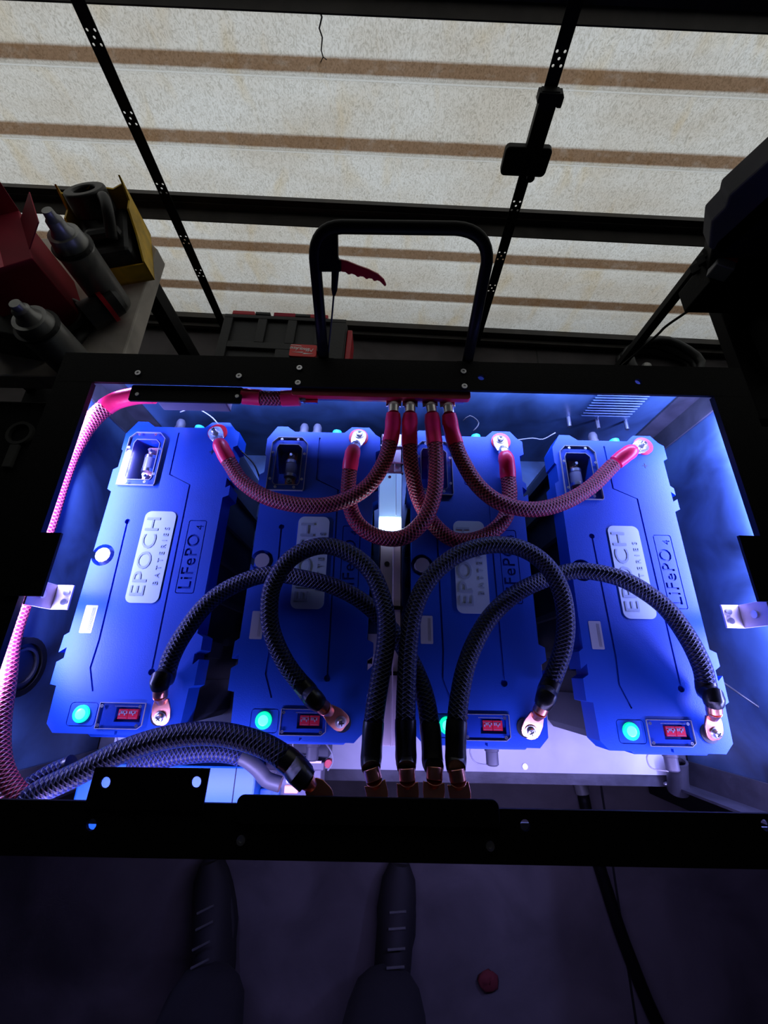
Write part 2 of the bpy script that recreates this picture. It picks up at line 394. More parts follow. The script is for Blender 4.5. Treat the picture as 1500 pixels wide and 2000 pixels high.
# door-side posts
def post(u0,v0,u1,v1,y,label,wd=.022):
    b=aty(u1,v1,y); t=aty(u0,v0,y); t.x=b.x
    o=thing('steel_post',label,'post',(b.x,y,0))
    obj('upright',MB().box(-wd/2,wd/2,-.012,.012,.006,max(t.z,b.z)+.12),M['stile'],o,bevel=.002)
    obj('foot_plate',MB().box(-.04,.04,-.04,.04,0,.006),M['stile'],o,bevel=.001)
    return o
a=post(306,570,380,690,1.18,'thin black upright post in front of the translucent door, beside the pale bench board')
obj('bracket',MB().box(-.045,-.011,-.008,.008,.20,.215),M['stile'],a)
post(1400,480,1222,700,1.12,'stout black upright post in front of the door, left of the grey enamel machine',.030)

# ---------------------------------------------------------------- the cart
ZR=G-.60; ZF=G-.92
X0,X1,Y0,Y1=-.519,.586,-.151,.472
cart=thing('battery_cart','black steel framed battery cart lit blue inside, open on top','cart',(0.03,.16,0))
def cp(name,mb,m,**k): return wpart(name,mb,m,cart,**k)
RT=ZR-.005
holes_rear=[at(940,737,.6),at(1247,745,.6)]; holes_front=[at(178,1611,.6),at(1026,1612,.6),at(1496,1612,.6)]
a=cp('top_rail',MB().box(X0-.066,X1+.066,Y1,.536,RT,ZR),M['black'])
cut(a,[shift(MB().cyl((h.x,h.y,ZR-.03),(h.x,h.y,ZR+.03),.0062,n=12),cart.location) for h in holes_rear])
a=cp('top_rail',MB().box(X0-.066,X1+.066,-.206,Y0,RT,ZR),M['black'])
cut(a,[shift(MB().cyl((h.x,h.y,ZR-.03),(h.x,h.y,ZR+.03),.0062,n=12),cart.location) for h in holes_front])
cp('top_rail',MB().box(X0-.066,X0,Y0,Y1,RT,ZR-.0002),M['black'])
cp('top_rail',MB().box(X1,X1+.066,Y0,Y1,RT,ZR-.0002),M['black'])
# rail skirts (outer) and lips
cp('rail_skirt',MB().box(X0-.066,X1+.066,.5335,.536,RT-.05,RT),M['black'])
cp('rail_skirt',MB().box(X0-.066,X1+.066,-.206,-.2035,RT-.045,RT),M['black'])
cp('rail_skirt',MB().box(X0-.066,X0-.0635,-.2035,.5335,RT-.05,RT),M['black'])
cp('rail_skirt',MB().box(X1+.0635,X1+.066,-.2035,.5335,RT-.05,RT),M['black'])
for x in (X0-.002,X1): cp('rail_lip',MB().box(x,x+.002,Y0,Y1,RT-.0055,RT),M['black'])
# walls
WL,WR,WB=-.545,.608,.508
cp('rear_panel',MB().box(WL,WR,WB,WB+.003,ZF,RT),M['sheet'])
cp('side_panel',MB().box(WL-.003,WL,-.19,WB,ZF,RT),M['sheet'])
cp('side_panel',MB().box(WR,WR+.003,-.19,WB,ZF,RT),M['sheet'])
cp('floor_plate_shaded',MB().box(WL+.03,WR-.03,.080,WB,ZF-.004,ZF),M['sheet'])  # shade in the gaps between batteries put into a darker rear floor material
cp('floor_plate_lit',MB().box(WL+.03,WR-.03,-.172,.0795,ZF-.004,ZF),M['floorplate'])  # front of the same floor, its brightness put into a paler material
for sx,x in ((1,WL),(-1,WR)):
    for sy,y in ((1,-.192),(-1,WB)):
        m=MB(); m.box(min(x,x+sx*.045),max(x,x+sx*.045),min(y,y+sy*.004),max(y,y+sy*.004),ZF-.03,RT)
        m.box(min(x,x+sx*.004),max(x,x+sx*.004),min(y,y+sy*.045),max(y,y+sy*.045),ZF-.03,RT)
        cp('corner_post',m,M['angle'])
cp('bottom_angle',MB().box(WL,WR,-.192,-.165,ZF-.010,ZF-.0045).box(WL,WR,-.192,-.188,ZF-.045,ZF-.010),M['angle'])
cp('bottom_angle',MB().box(WL,WR,WB-.003,WB+.04,ZF-.009,ZF-.005),M['angle'])
cp('bottom_angle',MB().box(WL-.003,WL+.03,-.189,WB,ZF-.009,ZF-.005),M['angle'])
cp('bottom_angle',MB().box(WR-.03,WR+.003,-.189,WB,ZF-.009,ZF-.005),M['angle'])
# weld stub with clip near front right corner
q=at(1312,1510,.915)
cp('corner_tube',MB().ring((q.x+.002,-.196,ZF+.010),.0135,.0175,.060,(-.10,1,.45)),M['angle'],smooth='angle')
for dx,dy,dz,rr_ in ((.024,-.192,.004,.006),(-.012,-.187,.0,.005),(.018,-.190,.014,.004),(.006,-.194,-.002,.005)): cp('weld_bead',MB().ball((q.x+dx,dy,ZF+dz),rr_,10),M['steel'],smooth=True)
# hinge tabs sticking into the opening
for nm,(a0,a1) in dict(l=(X0-.02,at(124,1043,.6).x),r=(at(1438,1047,.6).x,X1+.02)).items():
    y0,y1=(.094,.189) if nm=='l' else (.108,.208)
    cp('hinge_tab',MB().box(a0,a1,y0,y1,ZR+.0005,ZR+.005),M['black'])
def lbracket(uv,side):
    x0,x1,y0,y1,d=uv
    z=G-d; r=MB(); r.box(x0,x1,y0,y1,z-.003,z)
    xe=x0 if side<0 else x1
    r.box(min(xe,xe+side*.003),max(xe,xe+side*.003),y0,y1,z-.003,z+.05)
    o=cp('angle_bracket',r,M['alu'],bevel=.0006)
    s=MB()
    for k in (.3,.7):
        yy=y0+(y1-y0)*k; xx=(x0+x1)/2+.005*(-side)
        s.cyl((xx,yy,z),(xx,yy,z+.0018),.005,n=14)
    for k in (.5,): s.cyl((xe,(y0+y1)/2,z+.026),(xe-side*.003,(y0+y1)/2,z+.026),.006,n=14)
    so=obj('screw',shift(s,cart.location),M['steel'],o)
a_=at(145,1143,.655); b_=at(98,1190,.655)
lbracket((b_.x,a_.x,b_.y,a_.y,.655),-1)
a_=at(1408,1181,.655); b_=at(1455,1227,.655)
lbracket((a_.x,b_.x,b_.y,a_.y,.655),1)
# louvre vent in the rear panel
for k in range(9):
    t=k/8; zz=(aty(1200,774+5*k,WB-.006)).z
    cp('vent_louvre',MB().box(.405,.505,-.004,.0,-.0010,.0010,TR((0,WB-.003,zz))@Matrix.Rotation(math.radians(-35),4,'X')),M['sheet'])
for u,v in ((1110,818),(1166,822),(1222,824)):
    q=aty(u,v,WB-.003); cp('vent_stud',MB().cyl((q.x,WB,q.z),(q.x,WB-.022,q.z),.004,n=10),M['steel'])
# rail screws
def screw(u,v,d=.5995,r=.0052,m='steel',par=None,nm='rail_screw'):
    q=at(u,v,d); s=MB().ring((q.x,q.y,q.z-.0002),r*.42,r,.0022,n=14); s.cyl((q.x,q.y,q.z-.0002),(q.x,q.y,q.z+.0006),r*.5,n=6)
    return cp(nm,s,M[m],smooth='angle')
for u,v in ((585,719),(582,748),(905,726),(907,755),(270,729),(467,735),(955,1590),(957,1652),(472,1582),(471,1641)): screw(u,v)
screw(1025,1497,.919)
# casters and legs so the cart stands on the floor
for x in (WL+.05,WR-.05):
    for y in (-.16,.46):
        cp('leg',MB().box(x-.02,x+.02,y-.02,y+.02,.14,ZF-.045 if y<0 else ZF-.009),M['black'])
        c=cp('caster_wheel',MB().cyl((x-.018,y,.06),(x+.018,y,.06),.06,n=24),M['dark'],smooth='angle',bevel=.004)
        obj('fork',shift(MB().box(x-.028,x-.023,y-.02,y+.02,.05,.135).box(x+.023,x+.028,y-.02,y+.02,.05,.135).box(x-.028,x+.028,y-.025,y+.025,.135,.14),cart.location),M['angle'],c)
# handle
hp=Vector((0,.545,ZR)); ht=Vector((0,.645,G-.426)); hn=(ht-hp).cross(Vector((1,0,0))).normalized()
def hpt(u,v): return atplane(u,v,hp,hn)
hr=.0098
def arc(c,a,b,n=8):                                 # quarter bend between two tangents through corner c
    return [a.lerp(c,t).lerp(c.lerp(b,t),t) for t in [k/n for k in range(n+1)]]
A=hpt(632,699); B=hpt(615,505); Cc=hpt(613,444); D=hpt(668,443); E_=hpt(890,446); F_=hpt(955,450); G_=hpt(951,512); H_=hpt(913,706)
pth=[A,A.lerp(B,.5)]+arc(Cc,B,D)+arc(F_,E_,G_)+[G_.lerp(H_,.5),H_]
hb=cp('push_handle',tube(pth,hr,14,uv=False),M['blackg'],smooth=True)
cp('handle_foot',MB().box(A.x-.02,A.x+.02,.5365,.5395,ZR-.05,ZR-.002).box(H_.x-.02,H_.x+.02,.5365,.5395,ZR-.05,ZR-.002),M['black'],bevel=.001)
hl=(ht-hp).normalized()
def hpoly(pts,m0,th):
    P=[hpt(u,v) for u,v in pts]; mb=MB(); n=len(P)
    mb.add([q+hn*(m0+th) for q in P]+[q+hn*(m0-th) for q in P],[list(range(n)),list(range(n,2*n))[::-1]]+[(i,n+i,n+(i+1)%n,(i+1)%n) for i in range(n)]); return mb
hbx=cp('brake_housing',hpoly([(622,455),(660,456),(661,505),(667,508),(667,530),(622,530)],0,.007),M['blackg'],bevel=.002)
cp('brake_lever',hpoly([(660,505),(678,509),(700,518),(720,525),(738,534),(750,545),(755,556),(752,559),(747,554),(742,549),(737,547),(731,549),(727,544),(721,543),(716,545),(710,540),(704,539),(699,541),(693,536),(687,534),(681,536),(675,531),(666,530)],0,.0045),M['redplastic'],bevel=.0015)
cp('cable_boot',MB().cyl(hpt(655,528),hpt(653,565),.0062,.0052,12).cyl(hpt(653,565),hpt(652,577),.0052,.0025,12),M['blackg'],smooth='angle')
cp('brake_cable',tube(smooth_path([hpt(652,574),hpt(649,610),hpt(645,650),hpt(641,690),hpt(641,700)]),.0016,8,uv=False),M['blackwire'],smooth=True)
# bus bars
z1=RT-.001
q0=at(570,768,.612); q1=at(918,775,.612)
rb=thing('bus_bar','long red bus bar cover under the rear rail','bus bar',((q0.x+q1.x)/2,.462,z1-.02))
wpart('cover',MB().prism(rrect(q0.x,q1.x,.458,.480,.006),z1-.011,z1-.0005),M['redbus'],rb,bevel=.001)
wpart('conductor',MB().box(q0.x+.01,q1.x-.01,.462,.480,z1-.020,z1-.0115),M['copper'],rb)
f0=at(466,1556,.6); f1=at(972,1562,.6)
fb=thing('bus_bar','long black covered bus bar on the front rail, above the four black cable ends','bus bar',((f0.x+f1.x)/2,-.15,z1-.02))
wpart('cover',MB().prism(rrect(f0.x,f1.x,-.17,-.1405,.008),ZR+.0006,ZR+.0046),M['black'],fb,bevel=.001)
wpart('conductor',MB().box(f0.x+.01,f1.x-.01,-.170,-.146,z1-.016,z1-.0005),M['copper'],fb)
# led strips
def strip(x0,x1,y0,y1,where,ax):
    s=thing('led_strip','thin violet-blue LED strip stuck under the %s rail'%where,'light strip',((x0+x1)/2,(y0+y1)/2,ZS+.003))
    wpart('tape',MB().box(x0,x1,y0,y1,ZS+.0055,RT-.0003-.004),M['white'],s)
    mb=MB(); n=36
    for i in range(n):
        t=(i+.5)/n
        if ax=='x': c=x0+(x1-x0)*t; mb.box(c-.0025,c+.0025,(y0+y1)/2-.0025,(y0+y1)/2+.0025,ZS+.003,ZS+.0055)
        else: c=y0+(y1-y0)*t; mb.box((x0+x1)/2-.0025,(x0+x1)/2+.0025,c-.0025,c+.0025,ZS+.003,ZS+.0055)
    o=wpart('diodes',mb,M['led'],s); o['kind']='stuff'
strip(-.50,.57,.4825,.4915,'rear','x'); strip(-.50,.57,-.1765,-.1675,'front','x')
strip(-.5345,-.5255,-.13,.45,'left','y'); strip(.5925,.6015,-.13,.45,'right','y')
# black mount plate on the rear rail, left
q0=at(257,752,.607); q1=at(470,783,.607)
sh=thing('mount_plate','small black mounting plate with two screws hanging inside the rear rail, left','plate',((q0.x+q1.x)/2,q1.y,G-.615))
wpart('plate',MB().prism(rrect(q0.x,q1.x,at(360,784,.607).y,.474,.004),G-.612,G-.608),M['black'],sh,bevel=.001)
for u,v in ((268,770),(463,774)):
    q=at(u,v,.6065); wpart('screw',MB().cyl((q.x,q.y,G-.608),(q.x,q.y,G-.6055),.0035,n=12),M['steel'],sh,smooth='angle')
wpart('fuse_base',MB().box(q0.x+.045,q1.x-.03,.446,.474,G-.645,G-.6125),M['violet'],sh,bevel=.002)

# ---------------------------------------------------------------- batteries
def make_battery():
    T=thing('battery','','battery',(0,0,0),group='blue lithium batteries in the cart')
    ol=[(.014,-.090),(.002,-.078),(.0,-.026),(-.010,-.024),(-.010,.008),(-.0005,.014),(-.0005,.030),(-.011,.022),(-.010,.048),(-.003,.053),(-.001,.30),(-.009,.305),(-.009,.345),(-.001,.35),(-.001,.385),(-.004,.388),(-.004,.422),(.013,.450),(.033,.450),(.048,.439),(.144,.439),(.158,.452),(.192,.452),(.205,.436),(.214,.430),(.214,.402),(.206,.398),(.206,.345),(.212,.340),(.212,.326),(.2045,.333),(.2045,.313),(.213,.318),(.213,.298),(.203,.293),(.201,.055),(.211,.050),(.211,.030),(.202,.024),(.202,.008),(.211,.016),(.210,-.022),(.203,-.026),(.200,-.078),(.186,-.092)]
    H=.042
    lid=obj('lid',MB().prism(ol,-H,0),M['lid'],T)
    cuts=[]
    d=-.0030
    g=MB().prism(strip_poly([(.043,.242),(.0475,.042),(.045,.0)],.003),d,.01); cuts.append(g)
    cuts.append(MB().prism(strip_poly([(.0448,.001),(.058,-.033)],.0026),d,.01))
    cuts.append(MB().prism(circle(.043,.243,.0048,14),-.004,.01))
    cuts.append(MB().prism(strip_poly([(.097,.427),(.098,.337),(.139,.317),(.141,.0)],.0028),d,.01))
    cuts.append(MB().prism(circle(.141,-.004,.0052,14),-.004,.01))
    cuts.append(MB().prism(circle(.016,.181,.0190,24),-.018,.01)); cuts.append(MB().box(-.02,.0,.176,.186,-.018,.01))
    cuts.append(MB().prism([(.021,.325),(.063,.325),(.066,.330),(.066,.402),(.058,.410),(.021,.410),(.017,.402),(.017,.330)],-.036,.01))
    def frame(x0,x1,y0,y1,r,wd,dep):
        o1=rrect(x0,x1,y0,y1,r); o2=rrect(x0+wd,x1-wd,y0+wd,y1-wd,r*.6); n=len(o1); m=MB()
        vs=[(x,y,z) for z in (dep,.01) for P in (o1,o2) for x,y in P]
        fs=[]
        for i in range(n):
            j=(i+1)%n
            fs+=[(i,j,n+j,n+i),(2*n+i,3*n+i,3*n+j,2*n+j),(i,2*n+i,2*n+j,j),(n+i,n+j,3*n+j,3*n+i)]
        m.add(vs,fs); return m
    cuts.append(frame(.1515,.1835,.118,.248,.004,.0016,-.0018))
    cuts.append(frame(.030,.0725,-.081,-.048,.006,.0013,-.0018))
    cuts.append(MB().box(.100,.1385,-.074,-.054,-.006,.01))
    # small square relief at the front lip
    cuts.append(MB().box(.105,.109,-.093,-.086,-.05,.01))
    cut(lid,cuts)
    cut(lid,[text_mb('LiFePO',.0300,.002,TR((.1668,.1735,0))@Rz(90),1.12,0,.0003), text_mb('4',.0190,.002,TR((.1735,.2345,0))@Rz(90))])
    body=[(x*.93+.009,max(-.082,min(.440,y))) for x,y in [(.014,-.082),(.004,-.07),(.004,.42),(.016,.44),(.19,.44),(.2,.42),(.2,-.07),(.186,-.082)]]
    m=MB().prism(body,-.2285,-H)
    for yy in (-.02,.05,.12,.19,.26,.33,.39):
        m.box(-.001,.012,yy-.005,yy+.005,-.22,-H-.001); m.box(.192,.203,yy-.005,yy+.005,-.22,-H-.001)
    obj('body',m,M['body'],T)
    # bevelled front skirt
    obj('front_skirt',MB().prism([(.05,-.0895),(.06,-.097),(.17,-.097),(.178,-.0895)],-.052,-.018),M['lid'],T,bevel=.001)
    obj('side_clip',MB().box(-.008,.004,.02,.046,-.10,-H),M['body'],T); obj('side_clip',MB().box(.2,.209,.02,.046,-.10,-H),M['body'],T)
    # round cap
    obj('round_cap',MB().cyl((.0165,.181,-.017),(.0165,.181,.0015),.0138,.0128,12),M['cap'],T)
    # name plate
    pl=obj('name_plate',MB().prism(rrect(.0725,.1275,.101,.263,.011,6),0,.0012),M['plate'],T)
    obj('lettering',text_mb('EPOCH',.0355,.0007,TR((.0905,.182,.0012))@Rz(90)@Matrix.Diagonal((1.18,.95,1,1)),1.08),M['letter'],pl)
    obj('lettering',text_mb('BATTERIES',.0120,.0006,TR((.1165,.182,.0012))@Rz(90),1.95),M['letter'],pl)
    st=obj('sticker',MB().prism(rrect(.012,.032,.052,.096,.0015,2),0,.0004),M['white'],T)
    m=MB()
    for k in range(3): m.box(.0245+k*.0018,.0251+k*.0018,.056,.092,.0004,.0006)
    obj('print',m,M['grey'],st)
    # fuse window
    w_=[(.007,.313),(.074,.313),(.0755,.316),(.0755,.411),(.064,.424),(.019,.424),(.008,.412)]
    fw=obj('fuse_window',MB().prism(w_,.0002,.0042),M['clear'],T,bevel=.0008)
    ed=MB()
    for a,b in zip(w_,w_[1:]+w_[:1]): ed.prism(strip_poly([a,b],.0009),.0002,.0044)
    obj('window_rim',ed,M['label'],fw)
    inn=[(.021,.325),(.063,.325),(.066,.330),(.066,.402),(.058,.410),(.021,.410),(.017,.402),(.017,.330)]; ed=MB()
    for a,b in zip(inn,inn[1:]+inn[:1]): ed.prism(strip_poly([a,b],.0012),.0002,.0014)
    obj('inner_rim',ed,M['label'],fw)
    for x,y in ((.0125,.335),(.012,.39),(.071,.335),(.0715,.388),(.024,.3185),(.058,.3185),(.026,.4185),(.057,.4185)):
        obj('window_screw',MB().ring((x,y,.0042),.0009,.0025,.0014,n=12),M['steel'],fw)
    fu=obj('fuse',MB().box(.034,.052,.330,.352,-.030,-.022).box(.034,.052,.383,.405,-.030,-.022),M['copper'],T)
    obj('fuse_body',MB().cyl((.043,.350,-.022),(.043,.385,-.022),.011,n=16),M['cap'],fu,smooth='angle')
    obj('fuse_ring',MB().cyl((.043,.350,-.022),(.043,.356,-.022),.0118,n=16).cyl((.043,.379,-.022),(.043,.385,-.022),.0118,n=16),M['steel'],fu,smooth='angle')
    for y in (.341,.394):
        obj('fuse_nut',MB().cyl((.043,y,-.022),(.043,y,-.015),.0055,n=6).cyl((.043,y,-.015),(.043,y,-.009),.003,n=10),M['steel'],fu)
    # button
    obj('power_button',MB().lathe((.050,-.064,0),[(.0122,0),(.0122,.0022),(.0112,.0034),(.004,.0036)],24),M['green'],T,smooth='angle')
    obj('button_core',MB().lathe((.050,-.064,.0036),[(.0075,0),(.0062,.0007),(.002,.0008)],20),M['greencore'],T,smooth='angle')
    # dip switch window
    dw=obj('switch_window',MB().prism([(.0755,-.083),(.137,-.083),(.1435,-.078),(.1435,-.048),(.0755,-.048)],.0002,.0026),M['clear'],T,bevel=.0006)
    w2=[(.0755,-.083),(.137,-.083),(.1435,-.078),(.1435,-.048),(.0755,-.048)]; ed=MB()
    for a,b in zip(w2,w2[1:]+w2[:1]): ed.prism(strip_poly([a,b],.0007),.0002,.0028)
    obj('window_rim',ed,M['label'],dw)
    for x,y in ((.0795,-.0525),(.0795,-.0785),(.1365,-.0525),(.1365,-.0785)):
        obj('window_screw',MB().ring((x,y,.0026),.0008,.0023,.0012,n=12),M['steel'],dw)
    m=MB()
    for k in range(20): m.box(.0975+k*.0019,.0985+k*.0019,-.0532,-.0521,0,.0003)
    obj('print',m,M['white'],dw)
    for k in range(2):
        x=.104+k*.0150
        ds=obj('dip_switch',MB().box(x,x+.0142,-.070,-.0565,-.006,-.0005),M['dip'],T)
        s=MB()
        for i in range(5 if k==0 else 4): s.box(x+.0014+i*.0026,x+.0030+i*.0026,-.0650+(.0022 if (i*7+k)%3 else 0),-.0618+(.0022 if (i*7+k)%3 else 0),-.0005,.0004)
        obj('slider',s,M['white'],ds)
        obj('print',MB().box(x+.001,x+.0125,-.0594,-.0588,-.0005,-.0003).box(x+.001,x+.0125,-.0688,-.0684,-.0005,-.0003),M['white'],ds)
    # terminals
    obj('positive_terminal',MB().ring((.172,.428,0),.006,.0185,.003,n=24),M['redplastic'],T,smooth='angle')
    obj('terminal_post',MB().cyl((.171,.427,0),(.171,.427,.0045),.0085,n=20),M['steel'],T)
    obj('negative_terminal',MB().ring((.1675,-.065,0),.006,.0135,.002,n=24),M['body'],T,smooth='angle')
    obj('plus_sign',MB().box(.163,.173,.3855,.387,0,.0004).box(.1672,.1688,.3813,.3912,0,.0004),M['body'],T)
    # rear plugs
    g=obj('cable_gland',MB().lathe((.088,.4395,-.016),[(.010,0),(.010,.008),(.0085,.009),(.0085,.020),(.006,.026),(.003,.027)],16,(0,1,0)),M['gland'],T,smooth='angle')
    obj('port_cap',MB().lathe((.128,.4395,-.014),[(.0095,0),(.0095,.006),(.0088,.010),(.003,.011)],16,(0,1,0)),M['cyan'],T,smooth='angle')
    # front plug with tether
    obj('front_plug',MB().lathe((.122,-.097,-.032),[(.011,0),(.011,.004),(.0095,.005),(.0095,.022),(.007,.024),(.002,.024)],14,(0,-1,0)),M['gland'],T,smooth='angle')
    obj('tether',tube(smooth_path([Vector((.093,-.093,-.03)),Vector((.090,-.104,-.04)),Vector((.100,-.120,-.05)),Vector((.121,-.1225,-.042))],.004),.0011,6,uv=False),M['wire'],T,smooth=True)
    return T
ZB=G-.69
bat=make_battery()
bat.location=(-.494,0,ZB); bat['label']='leftmost blue battery, next to the left side panel'
bats=[bat, dup(bat,(-.221,-.004,ZB),'second blue battery from the left, under the left looping black cable'),
      dup(bat,(.054,-.006,ZB),'third blue battery from the left, its button half hidden by a black cable'),
      dup(bat,(.329,-.009,ZB),'rightmost blue battery, with the angled red collar on its terminal')]
# extra gland of the second battery
obj('cable_gland',MB().lathe((.062,.4395,-.016),[(.010,0),(.010,.008),(.0085,.009),(.0085,.020),(.006,.026),(.003,.027)],16,(0,1,0)),M['gland'],bats[1],smooth='angle')

# centre hold-down channel between second and third battery
ch=thing('hold_down_channel','grey metal channel standing between the two middle batteries','channel',(.018,.15,ZB-.03))
wpart('channel',MB().box(-.004,.036,-.10,.44,ZB-.012,ZB-.009).box(-.004,-.001,-.10,.44,ZB-.04,ZB-.009).box(.033,.036,-.10,.44,ZB-.04,ZB-.009).box(.020,.022,-.10,.44,ZB-.009,ZB-.004),M['alu'],ch,bevel=.0006)
wpart('slot',MB().cyl((.010,.178,ZB-.0092),(.010,.178,ZB-.0084),.0045,n=14),M['blackwire'],ch)
for yy in (.352,.372,.41): wpart('wrap',MB().box(-.006,.038,yy,yy+.003,ZB-.011,ZB-.004),M['steel'],ch)
for yy in (-.002,.10): wpart('stay',MB().box(-.006,.038,yy,yy+.006,ZB-.02,ZB-.006),M['blackg'],ch)
for yy in (-.004,.006): wpart('stay_bolt',MB().cyl((.005,yy,ZB-.006),(.005,yy,ZB-.002),.004,n=6),M['steel'],ch)
lamp=thing('lamp_bar','glowing white clear-cased lamp lying on the channel between the middle batteries','lamp',(.014,.27,ZB-.003))
wpart('lens',MB().prism([(-.006,.226),(.016,.221),(.034,.227),(.034,.258),(-.006,.258)],ZB-.0035,ZB+.008),M['litbar'],lamp,bevel=.001)
wpart('clear_case',MB().box(-.006,.034,.259,.345,ZB-.0035,ZB+.008),mat('frosted lamp case',(.6,.75,.95),.35,emit=(.22,.45,1),es=.55),lamp,bevel=.001)
wpart('reflector',MB().box(.0235,.0245,.262,.343,ZB+.008,ZB+.0092),mat('white reflector',(.75,.80,.9),.5),lamp)
wpart('case_screw',MB().cyl((.012,.337,ZB+.008),(.012,.337,ZB+.0095),.003,n=10),M['steel'],lamp)
l=bpy.data.lights.new('lamp_bar_light','AREA'); l.shape='RECTANGLE'; l.size=.035; l.size_y=.03; l.energy=.18; l.color=(.55,.75,1)
lo=bpy.data.objects.new('lamp_bar_light',l); C.objects.link(lo); lo.location=(.014,.243,ZB+.0092); lo.rotation_euler=(math.pi-.5,0,0)

# ---------------------------------------------------------------- cables
CR=.0142
def lug(root, tip, along, flat_n, m, bolt=True, barrel=.026, tab=.034, nm='cable_lug'):
    """tip: centre of the bolt hole; along: unit vector from the hole toward the cable"""
    along=along.normalized(); n=flat_n.normalized(); s=along.cross(n).normalized(); n=s.cross(along).normalized()
    F=Matrix((( *s,),( *along,),( *n,))).transposed().to_4x4(); F.translation=tip
    w2=.0138; mb=MB(); pts=[]
    for k in range(9):
        a=math.radians(180+180*k/8); pts.append((w2*math.cos(a),w2*math.sin(a)))
    pts+=[(w2,.012),(.0098,tab*.8),(-.0098,tab*.8),(-w2,.012)]
    mb.prism(pts,0,.0035,F)
    # transition and barrel
    b0=F@Vector((0,tab*.62,.002)); b1=F@Vector((0,tab,.007)); b2=F@Vector((0,tab+barrel,.009))
    mb.cyl(b0,b1,.007,.0105,16); mb.cyl(b1,b2,.0105,n=16)
    o=wpart(nm,mb,m,root,smooth='angle',bevel=.0006)
    if bolt:
        mb=MB(); nn=Vector(F.col[2][:3]); mb.cyl(tip+nn*.0036,tip+nn*.0052,.0088,n=20); mb.lathe(tip+nn*.0052,[(.0062,0),(.0062,.003),(.005,.0048),(.002,.0052)],16,nn)
        bo=obj('bolt',shift(mb,root.location),M['steel'],o,smooth='angle')
        mb=MB(); c=tip+nn*.0105
        for a in (45,135):
            R=F@Rz(a); R.translation=c; mb.box(-.0035,.0035,-.0007,.0007,-.001,.0006,R)
        obj('cross_recess',shift(mb,root.location),M['blackwire'],o)
    return b1,b2
def cable(name,label,group,pts,braidm,shrinkm,lug0,lug1,r=CR,sh0=.045,sh1=.055):
    P=[at(*p) for p in pts]
    mid=P[len(P)//2]; root=thing(name,label,'cable',(P[0].x,P[0].y,P[0].z),group=group)
    path=P
    starts=[]
    if lug0:
        d=(P[1]-P[0]); d.z=max(d.z,0); b1,b2=lug(root,P[0],d,lug0[1],M[lug0[0]],lug0[2]); path=[b1,b2]+path[2:]
    if lug1:
        d=(P[-2]-P[-1]); b1,b2=lug(root,P[-1],d,lug1[1],M[lug1[0]],lug1[2],.014,.014); path=path[:-2]+[b2,b1]
    sp=smooth_path(path,.005); L=[0]
    for a,b in zip(sp,sp[1:]): L.append(L[-1]+(b-a).length)
    tot=L[-1]
    def sub(a,b): return [q for q,l_ in zip(sp,L) if a-1e-6<=l_<=b+1e-6]
    if len(sub(0,sh0))>2 and lug0:
        wr=lambda t,l_: r*(.86+.14*min(1,t*4))+.0010*math.sin(t*11)*(.3)
        wpart('heat_shrink',tube(sub(.010,sh0),wr,18,uv=False),M[shrinkm],root,smooth='angle')
    if lug1:
        wr=lambda t,l_: r*(.86+.14*min(1,(1-t)*4))+.0010*math.sin(t*9)*(.3)
        wpart('heat_shrink',tube(sub(tot-sh1,tot-.010),wr,18,uv=False),M[shrinkm],root,smooth='angle')
    a0=sh0-.006 if lug0 else 0; a1=tot-sh1+.006 if lug1 else tot
    wpart('braided_sleeve',tube(sub(a0,a1),r*.955,20),M[braidm],root,smooth=True)
    return root
UP=Vector((0,0,1)); DT=.6865
GB='red-collared cables to the rear bus bar'; GK='black braided cables to the front bus bar'
BUSN=Vector((0,-.25,1))
def redc(label,pts): return cable('red_cable',label,GB,pts,'braidred','redshrink',('tin',UP,True),('tin',BUSN,False),sh0=.058,sh1=.074)
redc('red cable from the leftmost battery to the leftmost collar under the rear bus bar',
 [(421,845,DT),(433,872,.676),(452,910,.670),(475,942,.665),(525,973,.655),(600,988,.648),(665,980,.644),(718,950,.640),(750,903,.638),(765,850,.634),(768,812,.628),(769,783,.6225)])
redc('red cable looping from the second battery rightward to the third collar from left',
 [(702,852,DT),(691,886,.676),(682,930,.674),(681,975,.674),(697,1020,.672),(735,1047,.668),(785,1050,.656),(826,1018,.644),(848,965,.638),(852,905,.636),(847,850,.633),(842,812,.628),(839,784,.6225)])
redc('red cable looping from the third battery leftward to the second collar from left',
 [(976,862,DT),(984,895,.676),(992,930,.675),(995,970,.676),(984,1015,.676),(945,1048,.675),(890,1055,.676),(848,1025,.676),(818,975,.668),(804,915,.648),(800,860,.638),(800,815,.628),(801,784,.6225)])
redc('red cable from the rightmost battery to the rightmost collar under the rear bus bar',
 [(1253,871,DT),(1228,886,.676),(1198,908,.672),(1155,950,.668),(1100,982,.658),(1040,995,.650),(980,983,.646),(935,950,.644),(903,900,.642),(884,850,.636),(875,815,.628),(873,785,.6225)])
def blk(label,pts,sh0=.055,sh1=.075): return cable('black_cable',label,GK,pts,'braidblack','shrink',('copper',UP,True),('copper',Vector((0,.2,1)),False),sh0=sh0,sh1=sh1)
blk('black cable looping in a full circle over the second battery',
 [(664,1408,DT),(637,1384,.674),(603,1353,.668),(560,1298,.660),(533,1240,.650),(526,1190,.642),(535,1138,.634),(572,1088,.628),(630,1066,.624),(685,1082,.622),(728,1122,.622),(752,1190,.622),(754,1250,.622),(743,1320,.622),(731,1400,.622),(725,1480,.622),(731,1525,.620),(737,1550,.6165)],sh0=.068)
